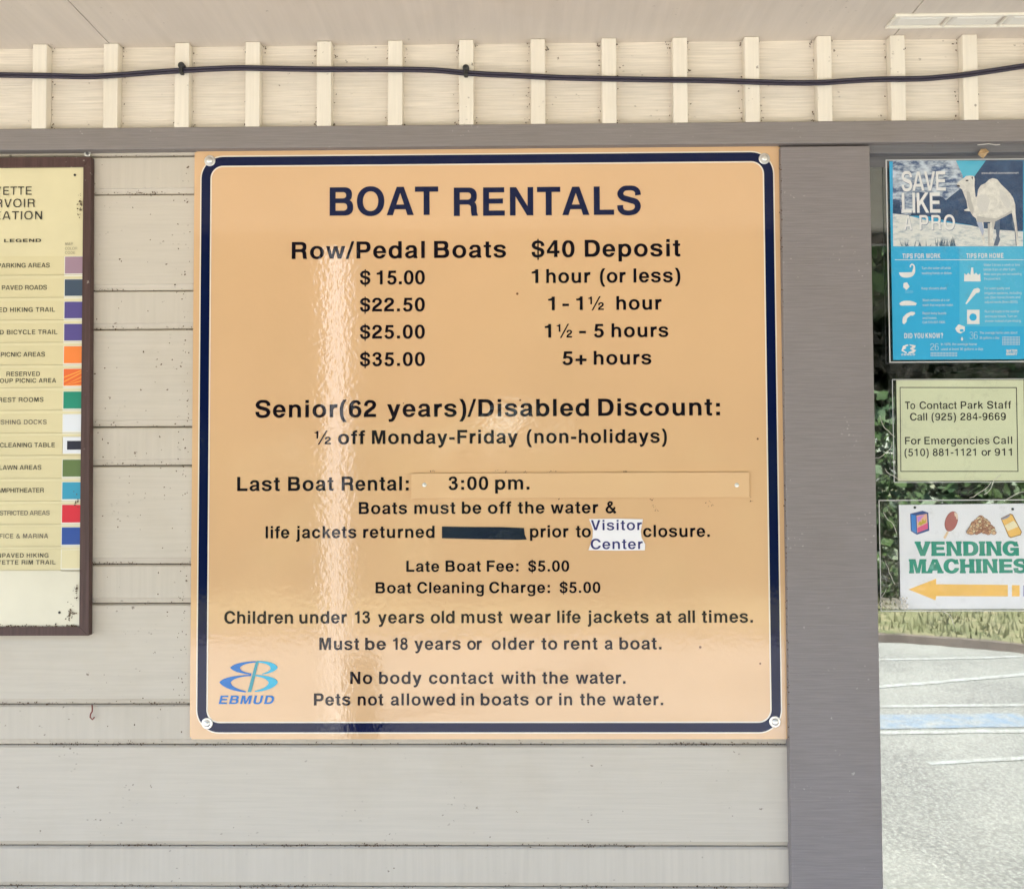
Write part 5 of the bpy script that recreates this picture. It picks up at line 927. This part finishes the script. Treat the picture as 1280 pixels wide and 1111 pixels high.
# --- vending poster
vr = root('poster', P(1124, 761, YP), 'white vending machines poster with snack drawings and an orange arrow', 'poster')
q = [P(1123.6, 631, YP), P(1300, 629, YP), P(1301, 761, YP), P(1125.8, 761.4, YP)]
prism('sheet', [(v.x, v.z) for v in q][::-1], YP, YP + .0006, M['paper_w'], vr)
def z3(x, y): return (1110 + x / 6.94, 610 + y / 6.94)
def vp(name, pts, lay, mat): return poly(name, [z3(*q) for q in pts], YP - .00015 * lay, mat, vr)
vp('arrow', [(178, 878), (418, 784), (418, 832), (1040, 838), (1040, 938), (418, 936), (412, 972)], 1, M['orange'])
vp('arrow_bar', rectpx(1075, 840, 1142, 938), 1, M['orange']); vp('arrow_bar', rectpx(1172, 842, 1210, 938), 1, C('bar_lilac', (.35, .35, .62)))
def slab(txt, x0, x1, b, cap):
    """heavy slab-serif capitals: fattened letters plus serif blocks on their stems"""
    Y = YP - .0003; A = P(*z3(x0, b), Y); B = P(*z3(x1, b), Y); h = P(*z3(x0, b - cap), Y).z - A.z
    sc = h / 718.0
    defs = {'I': [(-10, 288)], 'E': [(20, 200)], 'N': [(5, 230), (450, 720)], 'D': [(20, 180)], 'H': [(5, 285), (440, 715)], 'M': [(0, 240), (590, 830)], 'V': [(-30, 250), (430, 700)], 'A': [(-40, 230), (460, 760)]}
    pen = 0; big = []; ser = []
    for ch in txt:
        a, cs = GLY[ch]
        big += [[(x + pen, 14 + y * (718 - 28) / 718.) for x, y in fat(c, 40, 16)] for c in cs]
        for s0, s1 in defs.get(ch, []):
            if ch != 'V': ser.append([(s0 + pen, -4), (s1 + pen, -4), (s1 + pen, 105), (s0 + pen, 105)])
            if ch != 'A': ser.append([(s0 + pen, 613), (s1 + pen, 613), (s1 + pen, 722), (s0 + pen, 722)])
        if ch in 'CGS': ser.append([(pen + 520, 480), (pen + 690 - (40 if ch == 'S' else 0), 480), (pen + 690 - (40 if ch == 'S' else 0), 700), (pen + 600, 700)])
        if ch == 'S': ser.append([(pen + 30, 20), (pen + 100, 20), (pen + 180, 240), (pen + 30, 240)])
        pen += a + 34
    xs_ = [x for c in big + ser for x, y in c]; mn, mx = min(xs_), max(xs_); k = (B.x - A.x) / (mx - mn)
    tf = lambda cs: [[(A.x + (x - mn) * k, A.z + y * sc) for x, y in c] for c in cs]
    fill('lettering', tf(big), Y, M['green'], vr)
    for si, c in enumerate(tf(ser)): ser_all.append((c, Y - .0002 - .00001 * (si % 8)))
ser_all = []
slab('VENDING', 232, 1137, 588, 125); slab('MACHINES', 182, 1215, 738, 122)
bmx = bmesh.new()
for c, Y in ser_all: bmx.faces.new([bmx.verts.new((x, Y, z)) for x, z in c])
bmobj('letter_serifs', bmx, M['green'], vr)
# drawings
blk = C('print_black', (.02, .02, .03))
vp('snack_box', [(192, 222), (300, 196), (350, 212), (358, 368), (250, 404), (198, 372)], 1, C('box_navy', (.02, .06, .25)))
vp('snack_box', [(200, 228), (240, 236), (248, 392), (206, 368)], 2, C('box_blue', (.04, .22, .62)))
vp('snack_box', [(248, 238), (338, 222), (346, 352), (254, 388)], 2, C('box_peach', (.80, .45, .32)))
vp('snack_box', [(250, 250), (320, 230), (290, 262), (262, 300)], 3, C('box_violet', (.55, .25, .65)))
vp('snack_box', [(255, 345), (345, 300), (346, 350), (258, 386)], 3, C('box_rose', (.72, .10, .25)))
vp('snack_box', [(262, 318), (275, 285), (290, 298), (300, 268), (318, 284), (332, 262), (328, 300), (300, 312), (285, 322)], 4, C('box_yellow', (.55, .40, .05)))
vp('ice_lolly', [(480, 428), (512, 372), (528, 380), (500, 438), (488, 438)], 1, C('stick_tan', (.80, .58, .36)))
vp('ice_lolly', ell(549, 288, 54, 90, 26, 18), 2, C('lolly_outline', (.30, .08, .08))); vp('ice_lolly', ell(549, 288, 49, 84, 26, 18), 3, C('lolly_brown', (.42, .13, .12)))
vp('ice_lolly', [(575, 208), (605, 225), (606, 270), (592, 268), (590, 250), (578, 240)], 4, C('bite_cream', (.80, .62, .50)))
rn = random.Random(11)
nm_ = [C('nut_a', (.62, .36, .20)), C('nut_b', (.74, .50, .30)), C('nut_c', (.38, .17, .10)), C('nut_d', (.78, .66, .42))]
nuts = []
while len(nuts) < 95:
    t = rn.uniform(-1, 1); y = rn.uniform(250, 390)
    if y > 390 - 140 * (1 - abs(t) ** 1.6) ** .8: nuts.append((808 + 112 * t, y))
nuts.sort(key=lambda q: q[1])
for k, (x, y) in enumerate(nuts):
    rx = rn.uniform(15, 23); ry = rn.uniform(9, 14); ro = rn.uniform(-50, 50)
    poly('nut', [z3(*q) for q in ell(x, y, rx + 4, ry + 4, 12, ro)], YP - .0003 - .000012 * k, C('nut_outline', (.22, .08, .05)), vr)
    poly('nut', [z3(*q) for q in ell(x, y, rx, ry, 12, ro)], YP - .000306 - .000012 * k, nm_[k % 4], vr)
vp('drink_can', [(978, 262), (1060, 220), (1082, 228), (1162, 380), (1150, 408), (1065, 432), (1045, 420)], 1, C('can_outline', (.25, .12, .02)))
vp('drink_can', [(985, 268), (1058, 230), (1076, 234), (1156, 380), (1145, 402), (1068, 424), (1050, 414)], 2, C('can_orange', (.85, .50, .12)))
vp('drink_can', [(1010, 325), (1090, 282), (1120, 315), (1128, 335), (1040, 372), (1028, 352)], 3, C('can_cream', (.85, .75, .50)))
vp('drink_can', [(985, 266), (1055, 230), (1060, 240), (1030, 262), (992, 275)], 3, C('can_top', (.25, .27, .38)))
for x, y in ((232, 168), (1080, 182)):
    p = P(*z3(x, y), YP); bmx = bmesh.new(); lathe(bmx, [(.0020, -.0003), (.0020, .0008), (.0012, .0012)], p, seg=10); bmobj('tack', bmx, blk, vr)
sleeve(1100.5, 624, 1304, 764, YP - .0034, vr, 1.2)

# =================================================================== SMALL DEBRIS
def crumb_mesh(seed, r):
    rr = random.Random(seed); bm = bmesh.new(); bmesh.ops.create_icosphere(bm, subdivisions=1, radius=r)
    for v in bm.verts: v.co *= rr.uniform(.55, 1.3)
    me = bpy.data.meshes.new('crumb'); bm.to_mesh(me); bm.free(); me.materials.append(M['dirt']); return me
cms = [crumb_mesh(s, 1.0) for s in range(4)]
rd = random.Random(21)
dv = []; dfc = []
def crumb(x, y, z, s):
    me = cms[rd.randrange(4)]; n = len(dv); a = rd.uniform(0, 6.28); ca, sa = math.cos(a), math.sin(a); st = rd.uniform(.7, 1.8)
    for v in me.vertices:
        vx, vz = v.co.x * st, v.co.z; dv.append((x + (vx * ca - vz * sa) * s, y + v.co.y * s * .6, z + (vx * sa + vz * ca) * s))
    for p in me.polygons: dfc.append([n + i for i in p.vertices])
xw0, xw1 = P(-60, 500, 0).x, P(986, 500, 0).x
for i, (b, j) in enumerate(rows[:13]):                       # dirt caught in the board joints
    hot = [rd.uniform(xw0, xw1) for _ in range(9)]
    for k in range(230):
        x = rd.choice(hot) + rd.gauss(0, .02) if rd.random() < .65 else rd.uniform(xw0, xw1)
        if x > xs1 - .003: continue
        crumb(x, .001 + rd.uniform(0, .003), j + rd.uniform(-.0005, .0035), rd.uniform(.0004, .0011))
for k in range(230):                                        # along the beam top and frieze corners
    x = rd.uniform(xw0, xw1 + .35); crumb(x, -.003 - rd.uniform(0, .008), zbt + .0006, rd.uniform(.0005, .0014))
for x in bx:
    for k in range(26):
        s = rd.choice((-1, 1)); crumb(x + s * (.0125 + abs(rd.gauss(0, .003))), -.001, rd.choice((zsof - abs(rd.gauss(0, .01)), zbt + abs(rd.gauss(0, .01)), rd.uniform(zbt, zsof))), rd.uniform(.0004, .0012))
for k in range(210):                                        # on siding faces, denser by the sign's edge
    x = rd.uniform(P(118, 500, 0).x, P(236, 500, 0).x) if rd.random() < .5 else P(236, 500, 0).x - abs(rd.gauss(0, .008))
    crumb(x, -.0004, rd.uniform(P(180, 930, 0).z, P(180, 200, 0).z), rd.uniform(.0004, .0012))
for k in range(90): crumb(P(978.8, 500, -.008).x + rd.gauss(0, .0012), -.0135, rd.uniform(zb, zt), rd.uniform(.0005, .0012))
for x, y, n_ in ((100, 255, 26), (88, 768, 40), (98, 740, 20), (97, 620, 12)):
    for k in range(n_): p = P(x + rd.gauss(0, 2.5), y + rd.gauss(0, 8), YT - .001); crumb(min(p.x, pxr - .002), p.y, p.z, rd.uniform(.0004, .0013))
for k in range(60): p = P(rd.uniform(0, 98), 783 - abs(rd.gauss(0, 1.2)), YT - .001); crumb(p.x, p.y - .001, p.z, rd.uniform(.0005, .0013))
for x, y in ((540, 589), (620, 588.5), (655, 590), (690, 588), (782, 589.5), (815, 624), (818, 632), (820, 637), (885, 628), (890, 632), (937, 620), (939, 626), (634, 589), (921, 594), (700, 623)):
    for k in range(4): p = P(x + rd.gauss(0, 2), y + rd.gauss(0, 1), -.005); crumb(p.x, p.y, p.z, rd.uniform(.0003, .0009))
me = bpy.data.meshes.new('dirt'); me.from_pydata(dv, [], dfc); dirt = obj_from('dirt', me, M['dirt'])
tag(dirt, 'specks of brown dirt caught in the board joints and corners', kind='stuff')

# rusty little hook on the lower left siding
p = P(115, 886, -.004)
hk = root('hook', p, 'tiny rusty hook hanging on the siding left of the boat sign', 'hook')
bmx = bmesh.new(); tube(bmx, [P(115, 881, .0), P(115.4, 885, -.005), P(115.2, 889, -.005), P(113.2, 892, -.005), P(112.6, 896, -.005), P(115.5, 899, -.005), P(118, 896, -.005)], .0011, 6)
bmobj('hook_wire', bmx, plain('rust', (.20, .04, .03), .8), hk, smooth=True)
# dried leaf and cobwebs over the window head
lf = []
for k, (x, y) in enumerate(((1226, 187), (1232, 186.5), (1236, 190), (1233, 193), (1229, 198), (1226, 196), (1222, 193))): lf.append(P(x, y, -.012 + .004 * (k % 2)))
cen = P(1229.5, 191.5, -.017); lo = mesh('dry_leaf', lf + [cen], [(k, (k + 1) % 7, 7) for k in range(7)], M['leaf_dry'])
sol = lo.modifiers.new('thick', 'SOLIDIFY'); sol.thickness = .0006
tag(lo, 'small curled dry tan leaf stuck on the window head above the camel poster', 'leaf')
wb = root('cobweb', P(1240, 184, -.01), 'loose strands of cobweb along the window head and poster edges', 'cobweb')
rw = random.Random(4)
def strand(pts, r=.00035):
    bm = bmesh.new(); tube(bm, [P(x, y, Y) for x, y, Y in pts], r, 5); bmobj('strand', bm, M['web'], wb, smooth=True)
strand([(1222, 181.5, -.019), (1236, 180, -.02), (1245, 181.5, -.02), (1250, 181, -.019)], .0007)
for x, y in ((1104, 640), (1108, 735), (1170, 763), (1212, 622), (1106, 700), (1115, 552), (1100, 520), (1230, 618), (1106, 585), (1255, 626)):
    n = 7; a = rw.uniform(-.6, .6) + (1.4 if x < 1120 else 0); px_, py_ = x, y; pts = []
    for k in range(n): pts.append((px_, py_, YP - .005 + rw.uniform(-.002, .002))); px_ += math.cos(a) * 5.5; py_ += math.sin(a) * 5.5; a += rw.uniform(-.5, .5)
    strand(pts, .0005)
# crumpled tape on the lower poster sleeve corner
tp = root('torn_tape', P(1103, 750, YP - .004), 'crumpled clear tape peeling at the lower left corner of the vending poster', 'tape')
bmx = bmesh.new(); nx_, ny_ = 16, 7
g_ = [[bmx.verts.new(P(1101 + 34 * i / (nx_ - 1) + rw.uniform(-.8, .8), 746 + 15 * j / (ny_ - 1) + rw.uniform(-1.3, 1.3), YP - .0065 - rw.uniform(0, .0028))) for i in range(nx_)] for j in range(ny_)]
for j in range(ny_ - 1):
    for i in range(nx_ - 1):
        if rw.random() < .85: bmx.faces.new((g_[j][i], g_[j][i + 1], g_[j + 1][i + 1], g_[j + 1][i]))
tmm, tnt, tbs = newmat('crumpled_tape'); tbs.inputs['Base Color'].default_value = (.62, .57, .48, 1); tbs.inputs['Alpha'].default_value = .55; tbs.inputs['Roughness'].default_value = .2
bmobj('film', bmx, tmm, tp)

# =================================================================== WHAT THE GLASS AND THE SIGN REFLECT
pole = root('lamp_post', (-.60, -3.95, 0), 'tall pale square post standing in the sunlit parking lot', 'post')
pm = plain('pale_post_paint', (.90, .88, .84), .5, var=.05, bscale=10)
box('shaft', -.66, -.55, -4.07, -3.90, .02, 5.2, pm, pole, bev=.008)
box('base_plate', -.74, -.47, -4.115, -3.845, .0, .02, M['bolt'], pole)
bo_ = root('added_bollard', (-.36, -3.45, 0), 'low dark timber post added beside the pale post to darken the sign reflection', 'added_bollard')  # invented post, added to put a dark break in the sign's reflection
bmx = bmesh.new(); lathe(bmx, [(.085, 0), (.085, .50), (.075, .54), (.04, .56)], (-.36, -3.45, 0), axis='z', seg=16); bmobj('added_bollard_post', bmx, plain('dark_timber', (.06, .045, .035), .8, var=.3, bscale=30), bo_)

leafm, lnt, lbs = newmat('leaf')
ri = N(lnt, "ShaderNodeObjectInfo"); nn = noise(lnt, coords(lnt), 1.5, 3, .6)
cc_ = mixc(lnt, ramp(lnt, nn, .35, .65), (.025, .055, .022), (.075, .115, .035)); lnt.links.new(cc_, lbs.inputs['Base Color']); lbs.inputs['Roughness'].default_value = .45
barkm = plain('bark', (.10, .075, .055), .95, var=.3, bumps=.5, bscale=15)
def crown_mesh(seed, n, rx, rz, leaf=.09):
    rr = random.Random(seed); lob = [(Vector((rr.uniform(-rx, rx) * .7, rr.uniform(-rx, rx) * .7, rr.uniform(-rz, rz) * .75)), rr.uniform(.25, .5) * rx) for _ in range(14)]
    v = []; f = []
    for k in range(n):
        c_, r_ = lob[rr.randrange(len(lob))]; d = Vector((rr.gauss(0, 1), rr.gauss(0, 1), rr.gauss(0, 1))).normalized(); p = c_ + d * r_ * rr.uniform(.55, 1.05)
        a = Vector((rr.gauss(0, 1), rr.gauss(0, 1), rr.gauss(0, 1))).normalized(); b = a.orthogonal().normalized(); s = leaf * rr.uniform(.6, 1.4); m_ = len(v)
        v += [p - a * s, p + b * s * .5, p + a * s, p - b * s * .5]; f.append((m_, m_ + 1, m_ + 2, m_ + 3))
    me = bpy.data.meshes.new('crown'); me.from_pydata(v, [], f); me.materials.append(leafm); return me
crowns = [crown_mesh(1, 15000, 2.4, 2.0, .13), crown_mesh(2, 15000, 2.3, 2.2, .13)]
def trunk_mesh(seed, h):
    rr = random.Random(seed); bm = bmesh.new(); pts = [Vector((rr.uniform(-.08, .08) * k, rr.uniform(-.08, .08) * k, h * k / 5)) for k in range(6)]
    tube(bm, pts, lambda i: .20 - .022 * i, 8)
    for q in range(5):
        a = q * 1.26 + rr.uniform(-.3, .3); s = pts[3] if q % 2 else pts[4]
        e = s + Vector((math.cos(a) * 1.3, math.sin(a) * 1.3, 1.2)); tube(bm, [s, s.lerp(e, .5) + Vector((0, 0, .15)), e], lambda i: .08 - .025 * i, 6)
    me = bpy.data.meshes.new('trunk'); bm.to_mesh(me); bm.free(); me.materials.append(barkm); return me
trunks = [trunk_mesh(1, 3.6), trunk_mesh(2, 3.6)]
tl = [(-11, -13.5), (-7.6, -12.2), (-4.2, -13.4), (-1.2, -12.0), (1.9, -13.2), (4.9, -12.0), (8.0, -12.8), (11.2, -11.6), (14.6, -12.6), (18, -11.5)] + [(-13 + 3.1 * q, -18.0 + (q % 3) * .9) for q in range(12)]
for k, (x, y) in enumerate(tl):
    far = k >= 10
    t = root('tree', (x, y, .3), 'leafy green tree in the %s row beyond the parking lot, behind the viewer' % ('farther' if far else 'nearer'), 'tree', 'trees in the %s row beyond the parking lot' % ('farther' if far else 'nearer'))
    a = obj_from('trunk', trunks[k % 2], None, t); b = obj_from('crown', crowns[k % 2], None, t); s = (.85 + .3 * ((k * 37) % 10) / 10) * (1.35 if far else 1)
    b.location = (0, 0, 3.7); b.rotation_euler = (0, 0, k * 1.3); b.scale = (s, s, s * .95)
    t.scale = (1.45, 1.45, 1.5)
bush = crown_mesh(5, 5000, 1.1, .8, .07)
for k in range(15):
    x = -9 + k * 1.75 + random.uniform(-.3, .3); y = -9.9 + random.uniform(-.5, .4)
    if x > 6: y += (x - 6) * .12
    t = root('shrub', (x, y, .2), 'dense dark shrub at the back of the grass bank behind the viewer', 'shrub', 'shrubs along the grass bank')
    b = obj_from('foliage', bush, None, t); s = random.uniform(.9, 1.35); b.location = (0, 0, .75); b.scale = (s, s, s * 1.1); b.rotation_euler = (0, 0, k * 2.1)
